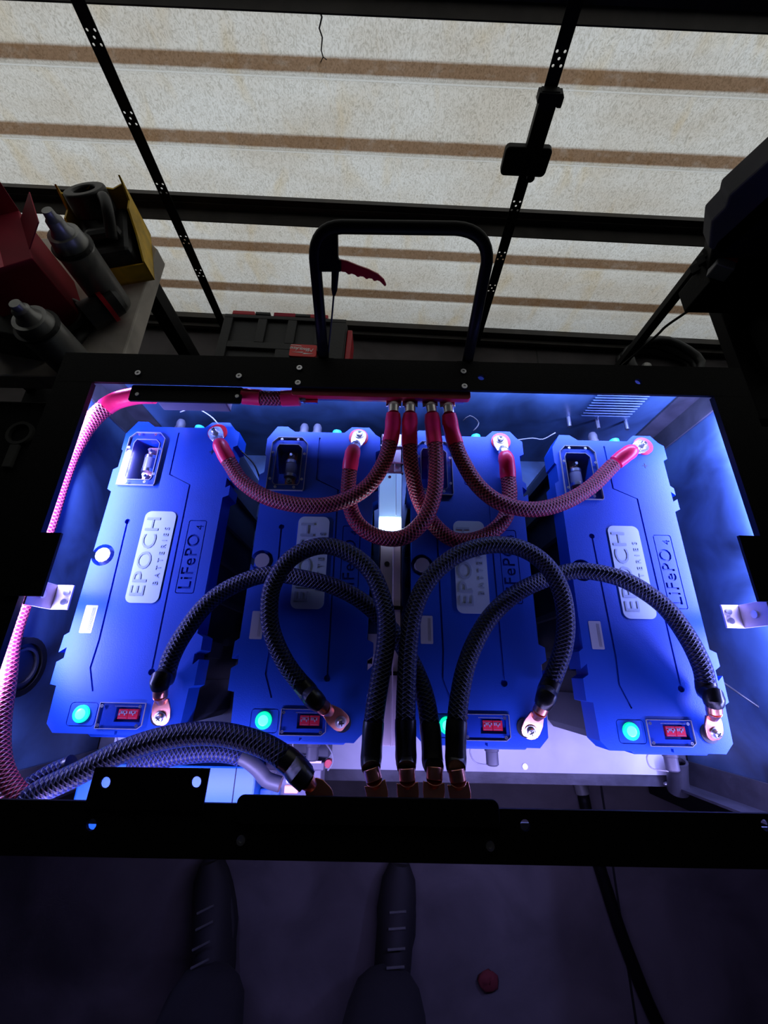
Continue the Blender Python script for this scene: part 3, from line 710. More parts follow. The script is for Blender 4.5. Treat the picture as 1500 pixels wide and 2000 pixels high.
blk('black cable from the leftmost battery, arching low over the second one',
 [(316,1398,DT),(318,1362,.676),(322,1325,.672),(334,1285,.668),(358,1240,.664),(402,1182,.662),(458,1143,.664),(527,1122,.666),(605,1132,.664),(668,1152,.662),(722,1186,.660),(772,1240,.658),(806,1298,.653),(830,1360,.644),(841,1430,.634),(845,1490,.626),(847,1525,.620),(847,1549,.6165)])
blk('black cable arching over the third battery from its copper end at lower right',
 [(1036,1425,DT),(1050,1390,.674),(1069,1350,.668),(1089,1300,.660),(1101,1260,.652),(1105,1210,.644),(1095,1152,.634),(1066,1103,.626),(1020,1072,.622),(965,1064,.620),(905,1078,.620),(857,1110,.620),(825,1152,.620),(807,1200,.620),(798,1260,.620),(794,1330,.620),(792,1405,.620),(793,1480,.620),(795,1525,.619),(797,1550,.6165)],sh0=.068)
blk('black cable from the rightmost battery, arching across the gap to the third',
 [(1393,1428,DT),(1387,1388,.674),(1381,1350,.668),(1372,1305,.662),(1345,1248,.656),(1305,1192,.652),(1262,1157,.650),(1215,1131,.650),(1165,1118,.654),(1115,1116,.660),(1050,1137,.661),(1002,1163,.655),(960,1202,.648),(930,1250,.642),(909,1305,.636),(897,1365,.630),(891,1425,.624),(890,1485,.622),(893,1525,.619),(898,1551,.6165)])
# thick red lead round the left side
r1=[at(*p) for p in ((300,772,.632),(262,774,.634),(217,788,.636),(174,827,.640),(141,880,.642),(117,940,.642),(95,1010,.642),(68,1090,.642),(39,1180,.642),(18,1250,.642),(8,1330,.640),(-4,1420,.636),(-2,1490,.632),(20,1540,.632),(60,1580,.632))]
rr=thing('red_lead','long pink-lit red braided lead running down the left side of the cart','cable',tuple(r1[0]))
sp=smooth_path(r1); wpart('braided_sleeve',tube(sp[10:],.0145,20),M['braidred'],rr,smooth=True)
wpart('heat_shrink',tube(sp[:16],.0153,18,uv=False),M['redshrink'],rr,smooth='angle')
s2=[at(*p) for p in ((474,774,.621),(500,776,.622),(530,778,.622),(560,778,.622),(585,777,.621))]
rs=thing('red_jumper','short red jumper with two pink collars beside the rear bus bar','cable',tuple(s2[0]))
sp=smooth_path(s2,.003); n=len(sp)
wpart('heat_shrink',tube(sp[:n//3],.0145,18,uv=False),M['redshrink'],rs,smooth='angle')
wpart('braided_sleeve',tube(sp[n//3-2:2*n//3+2],.0132,18),M['braidred'],rs,smooth=True)
wpart('heat_shrink',tube(sp[2*n//3:],.0145,18,uv=False),M['redshrink'],rs,smooth='angle')
wpart('cable_lug',MB().cyl(sp[-1]-Vector((.004,0,0)),sp[-1]+Vector((.012,0,0)),.009,n=14).box(sp[-1].x+.008,sp[-1].x+.034,sp[-1].y-.011,sp[-1].y+.011,sp[-1].z-.002,sp[-1].z+.002),M['tin'],rs,smooth='angle')
# front left bundle
fc=[at(*p) for p in ((52,1566,.632),(80,1545,.632),(150,1512,.630),(238,1468,.628),(330,1440,.628),(420,1433,.628),(500,1450,.626),(556,1480,.623),(590,1512,.620),(612,1536,.618),(620,1545,.617))]
fr=thing('front_cable','black braided cable arching in front of the two left batteries, above the azure case','cable',tuple(fc[0]))
b1,b2=lug(fr,at(630,1556,.6165),at(600,1525,.618)-at(630,1556,.6165),Vector((0,.2,1)),M['copper'],False,.02,.026)
fc[-1]=b1; fc[-2]=b2; sp=smooth_path(fc)
n=len(sp); wpart('braided_sleeve',tube(sp[:int(n*.86)],.0150,20),M['braidblack'],fr,smooth=True)
wpart('heat_shrink',tube(sp[int(n*.84):],lambda t,l:.0158-.004*max(0,t-.6),18,uv=False),M['shrink'],fr,smooth='angle')
st=[at(*p) for p in ((14,1568,.640),(55,1540,.650),(100,1512,.655),(138,1496,.655))]
so=thing('cable_stub','short black braided cable stub lying in the front left corner','cable',tuple(st[0])); wpart('braided_sleeve',tube(smooth_path(st),.0135,18),M['braidblack'],so,smooth=True)
wpart('end_cap',tube(smooth_path([st[-1]-(st[-1]-st[-2])*.10,st[-1]+(st[-1]-st[-2])*.05],.003),.0140,18,uv=False),M['shrink'],so,smooth='angle')
lw=[at(*p) for p in ((255,1500,.690),(340,1478,.692),(420,1470,.694),(470,1478,.696),(502,1500,.700),(520,1522,.705),(548,1532,.705))]
lo_=thing('lower_cable','blue-lit braided cable half hidden under the arching front cable','cable',tuple(lw[0])); sp=smooth_path(lw); n=len(sp)
wpart('braided_sleeve',tube(sp[:int(n*.74)],.0125,18),M['braidblack'],lo_,smooth=True); wpart('heat_shrink',tube(sp[int(n*.72):],.0105,16,uv=False),M['gland'],lo_,smooth='angle')
# thin wires
def wire(pts,label,m='wire',r=.0012):
    P=[at(*p) for p in pts]; o=thing('wire',label,'wire',tuple(P[0])); wpart('strand',tube(smooth_path(P),r,6,uv=False),M[m],o,smooth=True); return o
wire([(352,805,.70),(380,797,.69),(410,812,.69),(428,830,.69)],'pale thin wire curving from the gland behind the leftmost battery')
wire([(1005,860,.70),(1040,856,.715),(1060,858,.72),(1085,845,.71)],'pale thin wire between the third and the rightmost battery')
wire([(1408,1330,.70),(1440,1352,.72),(1475,1376,.72),(1510,1400,.72)],'black thin wire leaving the right side of the rightmost battery','blackwire',.0016)
wire([(905,822,.69),(918,812,.68),(935,826,.69),(925,842,.69)],'dark thin wire curled behind the third battery','blackwire',.0015)
wire([(636,1452,.74),(648,1470,.745),(650,1490,.745),(640,1505,.745)],'pale thin wire hanging in front of the second battery')
wire([(470,880,.70),(495,905,.71),(506,930,.715),(512,948,.72)],'dark thin wire dropping between the first two batteries','blackwire',.0018)
# round cable gland ring on left panel
q=Vector((WL,at(20,1302,.66).y,G-.672))
gr=thing('grommet_ring','round black grommet in the left side panel','grommet',tuple(q)); obj('ring',MB().ring((0,0,0),.034,.043,.008,(1,0,0),28),M['blackg'],gr,smooth='angle')
obj('bore',MB().ring((0,0,0),.0,.034,.003,(1,0,0),28).ring((.001,0,0),.024,.028,.006,(1,0,0),28),M['dark'],gr)

# ---------------------------------------------------------------- devices under the front rail
d=.705
q0=at(150,1530,d); q1=at(502,1500,d); q0.x=max(q0.x,-.495)
dv=thing('inverter','azure blue inverter case behind the black bracket at front left','inverter',((q0.x+q1.x)/2,-.20,ZF))
wpart('case',MB().box(q0.x,q1.x,-.236,at(450,1496,d).y,G-d-.12,G-d),M['azure'],dv,bevel=.003)
wpart('case_seam',MB().box(at(458,1530,d).x-.0006,at(458,1530,d).x+.0006,-.232,at(450,1496,d).y-.002,G-d,G-d+.0006),M['blackg'],dv)
yb=at(450,1496,d).y
wpart('top_cover',MB().box(q0.x+.07,q1.x,yb+.0005,yb+.026,G-d-.12,G-d-.058),M['blackg'],dv,bevel=.002)
lx0=at(325,1485,d).x; lx1=at(400,1485,d).x
wpart('rating_label',MB().prism([(lx0,yb+.004),(lx1-.006,yb+.004),(lx1+.002,yb+.022),(lx0+.012,yb+.022)],G-d-.058,G-d-.0572),M['label'],dv)
wpart('side_ear',MB().box(q1.x,q1.x+.03,-.234,-.165,G-d-.12,G-d-.03),M['azure'],dv,bevel=.002)
wpart('foot',MB().box(q0.x+.03,q1.x-.03,-.188,yb,ZF,G-d-.12),M['blackg'],dv)
# bracket with two holes
bk=thing('front_bracket','black flat bracket with two round holes on the front rail, over the azure case','bracket',(at(295,1530,.6).x,-.13,ZR))
b0=at(187,1498,.597); b1_=at(410,1501,.597); b2_=at(398,1566,.597); b3=at(172,1560,.597)
pb=wpart('plate',MB().prism([(b0.x,b0.y),(b1_.x,b1_.y),(b2_.x,-.158),(b3.x-.002,-.158)],ZR+.0006,ZR+.0036),M['black'],bk)
h1=at(207,1528,.598); h2=at(384,1527,.598)
cut(pb,[shift(MB().cyl((h.x,h.y,ZR-.03),(h.x,h.y,ZR+.03),.0062,n=14),bk.location) for h in (h1,h2)])
# fuse holder
f0=at(523,1487,.74); f1=at(628,1485,.74); 
fh=thing('fuse_holder','grey fuse holder with clear window and glowing indicator beside the azure case','fuse holder',((f0.x+f1.x)/2,-.18,G-.80))
wpart('base',MB().box(f0.x,f1.x,-.21,f0.y-.004,G-.80,G-.745).box(f0.x-.004,f1.x+.004,f0.y-.012,f0.y,G-.80,G-.742),M['violet'],fh,bevel=.002)
wpart('ridge',MB().box(f0.x,f1.x,f0.y-.001,f0.y+.002,G-.745,G-.738),M['alu'],fh)
i0=at(555,1536,.735); i1=at(580,1551,.735)
wpart('indicator',MB().box(i0.x,i1.x,i1.y,i0.y,G-.744,G-.738),M['glowred'],fh,bevel=.001)
wpart('window',MB().box(at(535,1510,.735).x,at(600,1510,.735).x,-.205,at(535,1508,.735).y,G-.744,G-.725),M['clear'],fh,bevel=.001)
wpart('back_cover',MB().box(f0.x+.01,f1.x+.01,f0.y+.004,f0.y+.032,G-.80,G-.75),M['body'],fh,bevel=.002)
wpart('support',MB().box(f0.x+.02,f1.x-.02,-.186,f0.y,ZF,G-.80),M['violet'],fh)
r_=at(641,1492,.75); wpart('red_tip',MB().cyl((r_.x,r_.y,G-.765),(r_.x,r_.y,G-.75),.006,n=12),M['redplastic'],fh)

# ---------------------------------------------------------------- left bench and its clutter
ZL=G-.75
def bench(name,label,x0,x1,y0,y1,topm,legm,z,th=.045,ins=.05):
    b=thing(name,label,'workbench',((x0+x1)/2,(y0+y1)/2,0))
    wpart('top_board',MB().prism([(x0,y0),(x1,y0),(x1,y1-.03),(x1-.03,y1),(x0,y1)],z-th,z),topm,b,bevel=.004)
    for x in (x0+ins,x1-.05):
        for y in (y0+.05,y1-.08-(ins-.05)*.5): wpart('leg',MB().box(x-.02,x+.02,y-.02,y+.02,0,z-th),legm,b)
    wpart('shelf',MB().box(x0+ins-.02,x1-.03,y0+.03,y1-.06,.12,.14),legm,b)
    return b
eL=at(306,490,.75)
bench('workbench','low pale-edged wooden bench at left, crowded with canisters and boxes',-1.35,eL.x,.60,at(310,470,.75).y,M['wood'],M['black'],ZL)
def standing(u,v,depth_base,vtop):
    b=at(u,v,depth_base)
    # height so that the top projects to row vtop
    lo,hi=0,depth_base-.05
    for _ in range(30):
        m=(lo+hi)/2; p=Vector((b.x,b.y,b.z+m))-Vector((0,0,G)); c=CAMR.transposed()@p; vv=CY+FPX*c.y/c.z
        if vv>vtop: lo=m
        else: hi=m
    return b,(lo+hi)/2
def canister(u,v,vtop,r,label):
    b,h=standing(u,v,.75,vtop)
    o=thing('canister',label,'canister',(b.x,b.y,ZL),group='silver canisters on the left bench')
    obj('barrel',MB().lathe((0,0,0),[(r*.96,0),(r,.006),(r,h*.62),(r*1.04,h*.63),(r*1.04,h*.65),(r*.95,h*.66),(r*.82,h*.80)],24),M['canister'],o,smooth='angle')
    obj('collar',MB().ring((0,0,h*.66),r*.84,r*1.08,.006,n=24),M['dark'],o)
    obj('nozzle',MB().lathe((0,0,h*.80),[(r*.62,0),(r*.45,h*.05),(r*.42,h*.12),(r*.30,h*.14),(r*.26,h*.20)],18),M['canister'],o,smooth='angle')
    return o
canister(225,597,410,.038,'tall silver canister with nozzle, between the red carton and the yellow crate')
canister(150,716,592,.040,'shorter-looking silver canister with nozzle, nearest the cart corner')
# yellow crate with a dark tool in it, tilted
yc=at(232,588,.75)
yo=thing('yellow_crate','scuffed yellow open crate holding a black tool, on the left bench','crate',(yc.x-.022,yc.y+.135,ZL),math.radians(16))
w_,l_,h_=.145,.170,.125
obj('end_wall',MB().box(-w_/2,w_/2,-l_/2,-l_/2+.005,0,h_*.35),M['yellow'],yo,bevel=.001)
obj('end_wall',MB().prism([(-w_/2,0),(w_/2,0),(w_/2,h_),(w_*.30,h_*.93),(0,h_*1.04),(-w_*.3,h_*.9),(-w_/2,h_*1.0)],-.0025,.0025,TR((0,l_/2-.003,0))@Matrix.Rotation(math.radians(90),4,'X')),M['yellow'],yo)
side=[(-l_/2,0),(l_/2,0),(l_/2,h_*1.12),(l_*.35,h_*.8),(l_*.1,h_*.86),(-l_*.15,h_*.6),(-l_/2,h_*.4)]
obj('side_wall',MB().prism(side,-.002,.002,TR((w_/2-.002,0,0))@Matrix.Rotation(math.radians(90),4,'Z')@Matrix.Rotation(math.radians(90),4,'X')),M['yellow'],yo)
obj('side_wall',MB().prism(side,-.002,.002,TR((-w_/2+.002,0,0))@Matrix.Rotation(math.radians(90),4,'Z')@Matrix.Rotation(math.radians(90),4,'X')),M['yellow'],yo)
obj('base',MB().box(-w_/2,w_/2,-l_/2,l_/2,0,.004),M['yellow'],yo)
to=thing('power_tool','black power tool with a ring-shaped guard lying in the yellow crate','power tool',(yc.x-.027,yc.y+.135,ZL+.0045),math.radians(16))
obj('motor_body',MB().box(-.055,.06,-.08,.075,0,.075).box(-.03,.05,-.05,-.02,.075,.10),M['dark'],to,bevel=.012)
obj('ring_guard',MB().ring((-.005,.045,.085),.024,.046,.05,(0,.25,1),26),M['dark'],to,smooth='angle',bevel=.004)
obj('handle_grip',tube(smooth_path([Vector((.03,-.06,.09)),Vector((.045,-.03,.13)),Vector((.04,.01,.135)),Vector((.02,.03,.11))]),.012,12,uv=False),M['dark'],to,smooth=True)
obj('shaft_nut',MB().cyl((-.005,.045,.08),(-.005,.045,.10),.009,n=6),M['canister'],to)
# red cartons
def carton(u,v,dd,sx,sy,sz,rz,label,z=None):
    q=at(u,v,dd); o=thing('red_carton',label,'box',(q.x,q.y,ZL if z is None else z),math.radians(rz),group='red cartons on the left bench')
    obj('carton',MB().box(-sx/2,sx/2,-sy/2,sy/2,0,sz),M['redbox'],o,bevel=.002)
    obj('flap',MB().box(-sx/2,sx/2,-.001,.07,-.001,.001,TR((0,sy/2,sz))@Matrix.Rotation(math.radians(62),4,'X')),M['redbox'],o)
    obj('flap',MB().box(-.05,.05,-.001,.06,-.001,.001,TR((sx/2,0,sz))@Rz(-90)@Matrix.Rotation(math.radians(40),4,'X')),M['redbox'],o)
    obj('tape',MB().box(-.012,.012,-sy/2,sy/2,sz,sz+.0006),M['redshrink'],o)
    return o
carton(60,560,.68,.13,.16,.17,28,'open red carton behind the tall silver canister, at the far left edge')
q=at(38,690,.75)
gb=thing('grey_carton','flat grey carton behind the lower silver canister','box',(q.x+.05,q.y+.03,ZL),math.radians(-12)); obj('carton',MB().box(-.10,.03,-.05,.05,0,.08),M['darkgrey'],gb,bevel=.003)
obj('lid_seam',MB().box(-.101,.031,-.051,.051,.060,.063),M['dark'],gb)
q=at(205,625,.75)
rt=thing('red_grinder','small black tool with a red trim in front of the yellow crate','power tool',(q.x+.01,q.y,ZL),math.radians(20))
obj('tool_body',MB().cyl((-.03,-.02,.035),(.04,.01,.035),.033,.028,20).cyl((.04,.01,.035),(.05,.014,.035),.028,.02,20),M['dark'],rt,smooth='angle')
obj('red_trim',MB().ring((.012,-.002,.035),.031,.035,.010,(1,.42,0),20),M['redplastic'],rt)
obj('grip',tube([Vector((-.03,-.02,.02)),Vector((-.07,-.06,.014)),Vector((-.085,-.09,.012))],.011,12,uv=False),M['dark'],rt,smooth=True)
q=at(120,655,.75)
sb=thing('steel_strip','pale steel strip leaning among the tools on the left bench','strip',(q.x,q.y,ZL)); obj('strip',MB().box(-.006,.006,-.05,.06,.03,.033,Matrix.Rotation(math.radians(-35),4,'Z')@Matrix.Rotation(math.radians(14),4,'X')),M['alu'],sb)
obj('strip_foot',MB().box(-.012,.012,-.012,.012,0,.032),M['dark'],sb)
q=at(85,640,.75)
tc_=thing('tool_coil','coiled black air hose among the bench tools','hose',(q.x+.07,q.y+.0,ZL))
hp_=[Vector((.045*math.cos(a),.045*math.sin(a),.008+.0022*a)) for a in [k*.35 for k in range(44)]]
obj('hose_coil',tube(hp_,.007,8,uv=False),M['dark'],tc_,smooth=True)
obj('hose_end',MB().cyl(hp_[-1],hp_[-1]+Vector((.02,.03,.01)),.009,n=12),M['canister'],tc_,smooth='angle')
# black tool cabinet left of the cart
def cabinet(name,label,x0,x1,y0,y1,z):
    c=thing(name,label,'cabinet',((x0+x1)/2,(y0+y1)/2,0))
    wpart('carcass',MB().box(x0,x1,y0,y1,.04,z),M['black'],c,bevel=.004)
    wpart('plinth',MB().box(x0+.03,x1-.03,y0+.03,y1-.03,0,.04),M['black'],c)
    xe=x1 if x0<0 else x0; s=1 if x0<0 else -1
    for k in range(4):
        zz=.08+k*(z-.12)/4
        dd=wpart('drawer',MB().box(min(xe,xe+s*.004),max(xe,xe+s*.004),y0+.03,y1-.03,zz,zz+(z-.12)/4-.01),M['black'],c)
        obj('pull',shift(MB().box(min(xe+s*.004,xe+s*.016),max(xe+s*.004,xe+s*.016),(y0+y1)/2-.08,(y0+y1)/2+.08,zz+.08,zz+.09),c.location),M['darkgrey'],dd)
    return c
cabinet('tool_cabinet','low black drawer cabinet standing left of the cart',-1.25,-.66,-.22,.57,G-.80)
q=at(38,860,.80)
lt=thing('cup_hook','faint grey clamp lying on the black cabinet left of the cart','clamp',(q.x,q.y,G-.80))
obj('jaw_ring',MB().ring((0,.015,0),.022,.029,.008,n=24),M['darkgrey'],lt,smooth='angle'); obj('stem',MB().box(-.010,.010,-.07,-.014,0,.008),M['darkgrey'],lt,bevel=.002)

# ---------------------------------------------------------------- right bench and the machine
ZQ=G-.75
eR=at(1420,645,.75)
cabinet('tool_cabinet','low black drawer cabinet standing right of the cart',eR.x-.05,1.5,-.30,.50,ZQ-.06)
bench('workbench','black workbench at right carrying the dark grey enamel machine',eR.x,1.55,.53,at(1378,552,.75).y,M['black'],M['black'],ZQ,.03,.22)
mc=thing('bench_machine','dark grey enamel machine with sloping hood on the right-hand cabinet','machine',(1.05,.80,ZQ))
ym=.86
def mp(pts): return [aty(u,v,ym) for u,v in pts]
def yprism(pts,y0,y1):
    P=mp(pts); n=len(P); mb=MB()
    mb.add([Vector((q.x,y0,q.z)) for q in P]+[Vector((q.x,y1,q.z)) for q in P],[list(range(n))[::-1],list(range(n,2*n))]+[(i,(i+1)%n,n+(i+1)%n,n+i) for i in range(n)]); return mb
wpart('hood',yprism([(1408,350),(1560,208),(1640,250),(1560,320),(1395,466),(1372,452),(1376,400),(1404,370)],ym-.05,ym),M['darkgrey'],mc,bevel=.004)
wpart('column',yprism([(1378,455),(1385,440),(1560,270),(1640,420),(1560,640),(1440,620),(1366,522)],ym-.05,ym-.001),M['black'],mc,bevel=.004)
bx=wpart('base',MB().box(eR.x+.05,1.25,.66,.94,ZQ+.001,ZQ+.05),M['black'],mc,bevel=.004)
for k in range(3):
    a0=aty(1420-14*k,455+18*k,ym-.02); wpart('cooling_fin',MB().box(-.035,.05,-.01,.01,-.004,.004,TR(a0+Vector((.01,0,-.02)))@Matrix.Rotation(math.radians(-50),4,'Y')),M['black'],mc)
q=at(1418,500,.62)
bb=thing('grey_pack','small grey pack with a red stripe in front of the dark machine','box',(q.x+.03,.60,ZQ),math.radians(-25))
p1=at(1418,505,.59)
bb.location=(p1.x,p1.y,ZQ+.1305)
wpart('tray',MB().box(p1.x-.018,1.1,p1.y-.03,p1.y+.03,ZQ+.05,ZQ+.13),M['black'],mc,bevel=.003)
obj('pack',MB().box(-.016,.022,-.026,.026,0,.03),M['label'],bb,bevel=.003); obj('stripe',MB().box(-.0165,.0225,-.002,.012,.0296,.0308),M['redplastic'],bb)
p1=at(1485,600,.73)
rc=thing('red_clamp','red clamp lying on the right-hand cabinet at the picture edge','clamp',(p1.x,p1.y,ZQ),math.radians(20))
obj('jaw',MB().box(-.024,-.004,-.018,.018,0,.03),M['redplastic'],rc,bevel=.003); obj('bar',MB().box(-.005,.10,-.006,.006,.015,.025),M['redplastic'],rc); obj('screw_handle',MB().cyl((.08,0,.0),(.08,0,.04),.006,n=10),M['steel'],rc,smooth='angle')
# cable from machine to floor, tyre-like hoses behind cart
P=[aty(1388,575,1.1),aty(1340,610,1.1),aty(1300,638,1.1),aty(1268,668,1.1)]
hs=thing('slanting_cord','thin black cord slanting in front of the door at right','cord',tuple(P[0])); ext=[P[0]+(P[0]-P[1])*1.3]+P+[Vector((P[-1].x-.1,1.08,.012)),Vector((P[-1].x-.25,1.0,.008))]
wpart('cord',tube(smooth_path(ext),.0042,8,uv=False),M['blackwire'],hs,smooth=True)
q=at(1310,690,1.28)
cl=thing('coiled_hose','black coiled hose heaped on the floor behind the cart corner','hose',(q.x,q.y,0))
hp_=[Vector(((.15+.012*math.sin(a*3.1))*math.cos(a),(.11+.01*math.cos(a*2.3))*math.sin(a),.016+.0042*a)) for a in [k*.3 for k in range(56)]]
obj('hose_coil',tube(hp_,.015,10,uv=False),M['dark'],cl,smooth=True); obj('coupling',MB().cyl(hp_[-1],hp_[-1]+Vector((.03,.05,.0)),.018,n=14),M['canister'],cl,smooth='angle')

# ---------------------------------------------------------------- tool case behind the cart
zt=G-1.05
c0=at(435,615,1.05); c1=at(672,634,1.05); c2=at(405,700,1.05)
ctr=Vector(((c0.x+c1.x)/2,c0.y-.20,0)); W=(c1.x-c0.x)/2
tb=thing('tool_case','black ribbed tool case with red latches and badge, on the floor behind the handle','tool case',(ctr.x,ctr.y,0),math.radians(-2.0))
obj('case_body',MB().prism(rrect(-W,W,-.2,.2,.02,3),0,.25),M['toolbox'],tb,bevel=.004)
obj('case_lid',MB().prism(rrect(-W-.004,W+.004,-.204,.204,.022,3),.2505,.338),M['toolbox'],tb,bevel=.004)
L_=(.338,.350)
def tile(x0,x1,y0,y1): obj('lid_rib',MB().box(x0,x1,y0,y1,*L_),M['toolbox'],tb,bevel=.002)
# ribs left standing round the recesses
tile(-W,W,.185,.20); tile(-W,-W+.03,-.2,.185); tile(W-.05,W,-.2,.185)
for x in (-W+.115,-W+.215,-W+.31): tile(x,x+.03,.085,.185)
tile(-W+.03,W-.05,.060,.085); tile(-W+.19,-W+.24,-.2,.060); tile(-W+.03,-W+.19,-.03,-.005); tile(-W+.24,W-.05,-.055,-.045)
for k,x in enumerate((-W+.02,-W+.16,-W+.27)):
    obj('latch',MB().box(x,x+.075,.2045,.222,.29,.345),M['redplastic'] if k!=1 else M['redbox'],tb,bevel=.003)
for x in (-W+.1,-W+.235): obj('hinge',MB().box(x,x+.05,.2045,.216,.30,.349),M['toolbox'],tb,bevel=.002)
obj('side_latch',MB().box(W+.005,W+.022,.02,.17,.25,.335),M['redplastic'],tb,bevel=.003); obj('side_latch',MB().box(W+.005,W+.018,-.13,-.02,.25,.335),M['redbox'],tb,bevel=.003)
bq=tb.matrix_basis.inverted()@at(592,685,1.05)
bdg=obj('badge',MB().prism(rrect(bq.x-.043,bq.x+.043,bq.y-.024,bq.y+.024,.006),.338,.3515),mat('badge red',(.85,.05,.05),.5),tb)
obj('lettering',text_mb('Milwaukee',.0205,.0004,TR((bq.x-.004,bq.y+.005,.3518))@Rz(176),.86,.35),M['badgewhite'],bdg)
mb=MB(); mb.prism([(-.036,.001),(.0,.006),(-.006,.0015),(.036,.002),(-.002,-.0035),(.004,.0005)],0,.0006,TR((bq.x,bq.y-.009,.3515))@Rz(176)); obj('bolt_mark',mb,M['badgewhite'],bdg)
mb=MB(); mb.box(-.03,.005,-.0010,.0010,0,.0005,TR((bq.x-.012,bq.y+.0175,.3515))@Rz(-6)); obj('underline',mb,M['badgewhite'],bdg)

# floor joint
jn=MB(); q=at(1045,668,1.40); jn.box(q.x-.003,q.x+.003,-3.1,1.36,.0,.0008); struct(obj('trim_1',jn,M['blackwire']))
# small things on the floor in front
fx=at(1180,1735,1.40)
hz=thing('floor_hose','dark hose trailing on the floor in front of the cart','hose',(fx.x,fx.y,0))
hh=[Vector((-.03,.22,.016)),Vector((-.02,.10,.016)),Vector((.0,.0,.016)),Vector((.03,-.12,.016)),Vector((.09,-.28,.016)),Vector((.2,-.42,.016))]
obj('hose_run',tube(smooth_path(hh,.02),.016,12,uv=False),M['blackg'],hz,smooth=True)
obj('coupling',MB().cyl(hh[0]-Vector((0,.0,0)),hh[0]+Vector((-.005,.03,0)),.019,n=14),M['canister'],hz,smooth='angle')
q=at(952,1912,1.40)
rg=thing('red_rag','small crumpled red rag on the floor before the cart','rag',(q.x,q.y,0))
mb=MB().ball((0,0,.008),.022,12,(1.2,1,.4)); mb.v=[v+Vector((random.uniform(-1,1),random.uniform(-1,1),random.uniform(0,.6)))*.003 for v in mb.v]; obj('rag',mb,mat('dull red cloth',(.10,.008,.01),.9),rg,smooth=True)

# ---------------------------------------------------------------- the person at the front of the cart
ps=thing('person','person in dark trousers and laced shoes standing before the front rail','person',(-.17,-.63,0))
def skin(name,verts,edges,radii,m,parent,sub=2,root=0):
    me=bpy.data.meshes.new(name); me.from_pydata([tuple(v) for v in verts],edges,[]); o=bpy.data.objects.new(name,me); C.objects.link(o); o.parent=parent
    o.modifiers.new('s','SKIN'); lay=me.skin_vertices[0].data if me.skin_vertices else None
    if lay is None:
        bm=bmesh.new(); bm.from_mesh(me); bm.verts.layers.skin.verify(); bm.to_mesh(me); bm.free(); lay=me.skin_vertices[0].data
    for i,r in enumerate(radii): lay[i].radius=r if isinstance(r,tuple) else (r,r); lay[i].use_root=(i==root)
    ss=o.modifiers.new('u','SUBSURF'); ss.levels=sub; ss.render_levels=sub
    bpy.context.view_layer.update()
    nm=bpy.data.meshes.new_from_object(o.evaluated_get(bpy.context.evaluated_depsgraph_get()))
    o.modifiers.clear(); o.data=nm; nm.materials.clear(); nm.materials.append(m)
    for p in nm.polygons: p.use_smooth=True
    return o
hx=.0; fl=-.235; fr_=.225
V=[(0,-.20,.92),(0,-.21,1.08),(0,-.22,1.26),(0,-.22,1.42),(0,-.21,1.50),(0,-.18,1.60),(0,-.16,1.68),
   (-.09,-.20,.88),(-.15,-.13,.50),(-.215,-.10,.10),(fl+.005,-.03,.045),(fl-.01,.05,.03),
   (.09,-.20,.88),(.15,-.13,.50),(.207,-.10,.10),(fr_-.005,-.03,.045),(fr_,.05,.03),
   (-.17,-.22,1.40),(-.24,-.20,1.14),(-.25,-.10,.92),(-.25,-.06,.84),(.17,-.22,1.40),(.24,-.20,1.14),(.25,-.10,.92),(.25,-.06,.84)]
Ed=[(0,1),(1,2),(2,3),(3,4),(4,5),(5,6),(0,7),(7,8),(8,9),(9,10),(10,11),(0,12),(12,13),(13,14),(14,15),(15,16),(3,17),(17,18),(18,19),(19,20),(3,21),(21,22),(22,23),(23,24)]
Rr=[(.15,.10),(.14,.10),(.16,.11),(.12,.08),.052,.085,.06,.085,.058,.038,.035,.03,.085,.058,.038,.035,.03,.055,.042,.032,.03,.055,.042,.032,.03]
skin('body',V,Ed,Rr,M['skin'],ps)
skin('trousers',[V[0],V[7],V[8],(-.180,-.115,.32),(-.212,-.102,.12),(-.217,-.09,.04),V[12],V[13],(.175,-.115,.32),(.204,-.102,.12),(.207,-.09,.04),(0,-.20,1.0)],
     [(0,1),(1,2),(2,3),(3,4),(4,5),(0,6),(6,7),(7,8),(8,9),(9,10),(0,11)],[(.165,.115),.11,.105,.105,.100,.095,.11,.105,.105,.100,.095,(.155,.11)],M['cloth'],ps)
skin('jacket',[(0,-.20,.95),V[1],V[2],V[3],V[17],V[18],V[19],V[21],V[22],V[23]],[(0,1),(1,2),(2,3),(3,4),(4,5),(5,6),(3,7),(7,8),(8,9)],
     [(.17,.12),(.155,.115),(.175,.125),(.135,.095),.07,.055,.045,.07,.055,.045],M['jacket'],ps)
obj('hair',MB().ball((0,-.18,1.70),.09,16,(1,1.1,.75)),M['hair'],ps,smooth=True)
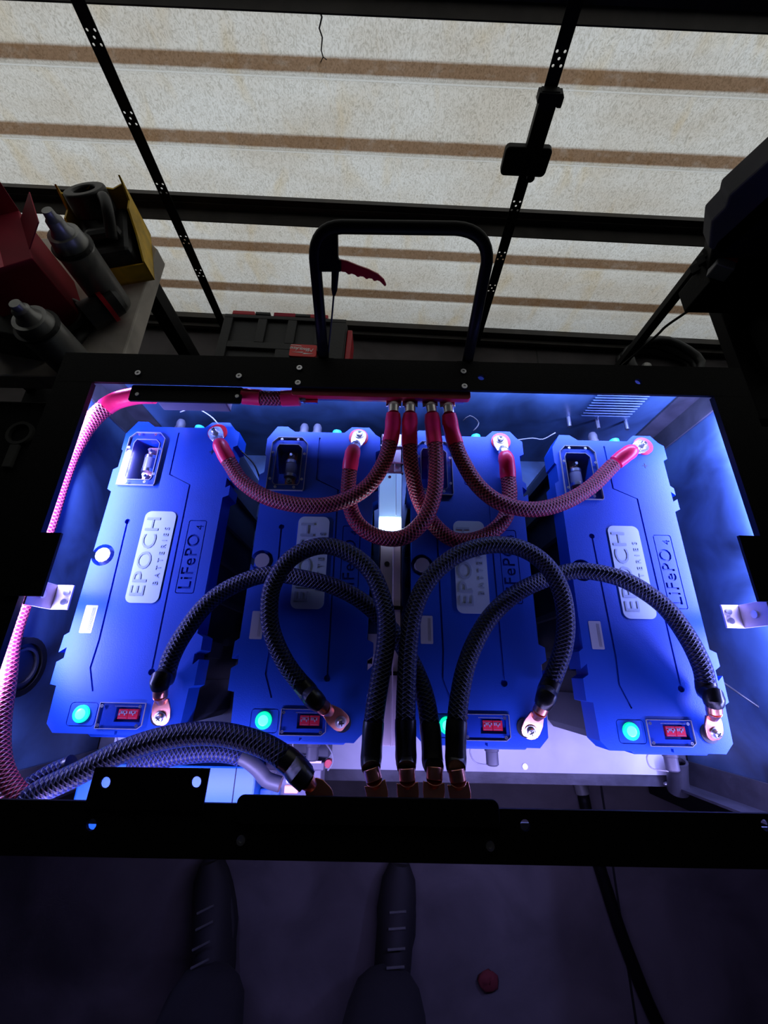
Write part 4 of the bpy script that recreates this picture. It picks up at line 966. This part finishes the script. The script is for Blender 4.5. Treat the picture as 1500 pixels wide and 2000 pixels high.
for sx in (-1,1):
    obj('eye',MB().ball((sx*.03,-.105,1.64),.011,10),M['white'],ps,smooth=True); obj('ear',MB().ball((sx*.082,-.18,1.63),.022,10,(.4,.7,1.2)),M['skin'],ps,smooth=True)
    for k in range(5):
        bx_=sx*.25+(k-2)*.013*(1 if k<4 else 1.2); by=-.055; ln=(.05,.065,.07,.062,.045)[k]
        obj('finger',tube([Vector((bx_,by,.83)),Vector((bx_,by+.008,.83-ln*.6)),Vector((bx_,by+.02,.83-ln))],.0075,8,uv=False),M['skin'],ps,smooth=True)
obj('nose',MB().cyl((0,-.10,1.635),(0,-.085,1.61),.008,.012,8),M['skin'],ps,smooth=True); obj('mouth',MB().ball((0,-.098,1.585),.016,10,(1.3,.4,.35)),M['redbox'],ps,smooth=True)
for cx_,s in ((fl,-1),(fr_,1)):
    rz=Rz(8*-s*-1)
    sole=[(.0+.044*math.cos(a)*(1 if math.sin(a)>0 else .85),.0+.145*math.sin(a)) for a in [2*math.pi*k/24 for k in range(24)]]
    F0=TR((cx_,.015,0))@Rz(14 if s<0 else -5)@Matrix.Diagonal((1.15,1.12,1.05,1))
    sh_=obj('shoe',MB().lathe((0,0,0),[(.98,0),(1,.012),(1,.028),(.96,.034)],24),M['shoe'],ps,smooth='angle')
    for v in sh_.data.vertices:
        x,y,z=v.co; v.co=F0@Vector((x*.046*(1 if y>0 else .85),y*.145,z))
    up_=MB(); prof=[]
    secs=[(-.13,.030,.075),(-.09,.038,.095),(-.04,.040,.10),(.01,.041,.075),(.06,.043,.055),(.10,.038,.045),(.13,.022,.034)]
    vs=[];fs=[];n=12
    for y,wd,h in secs:
        for k in range(n):
            a=math.pi*k/(n-1); vs.append(F0@Vector((wd*math.cos(a),y,.028+h*math.sin(a)*.8)))
    for i in range(len(secs)-1):
        for k in range(n-1): fs.append((i*n+k,i*n+k+1,(i+1)*n+k+1,(i+1)*n+k))
    fs+=[list(range(n)),list(range((len(secs)-1)*n,len(secs)*n))[::-1]]
    up_.add(vs,fs); uo=obj('shoe_upper',up_,M['shoe'],ps,smooth='angle')
    for k in range(4):
        yy=-.02+k*.024; zz=.118-.011*k-.012*(k>1)
        obj('lace',MB().cyl(F0@Vector((-.018,yy,zz)),F0@Vector((.018,yy+.006,zz)),.0028,n=8),M['darkgrey'],uo)
bpy.context.view_layer.update()
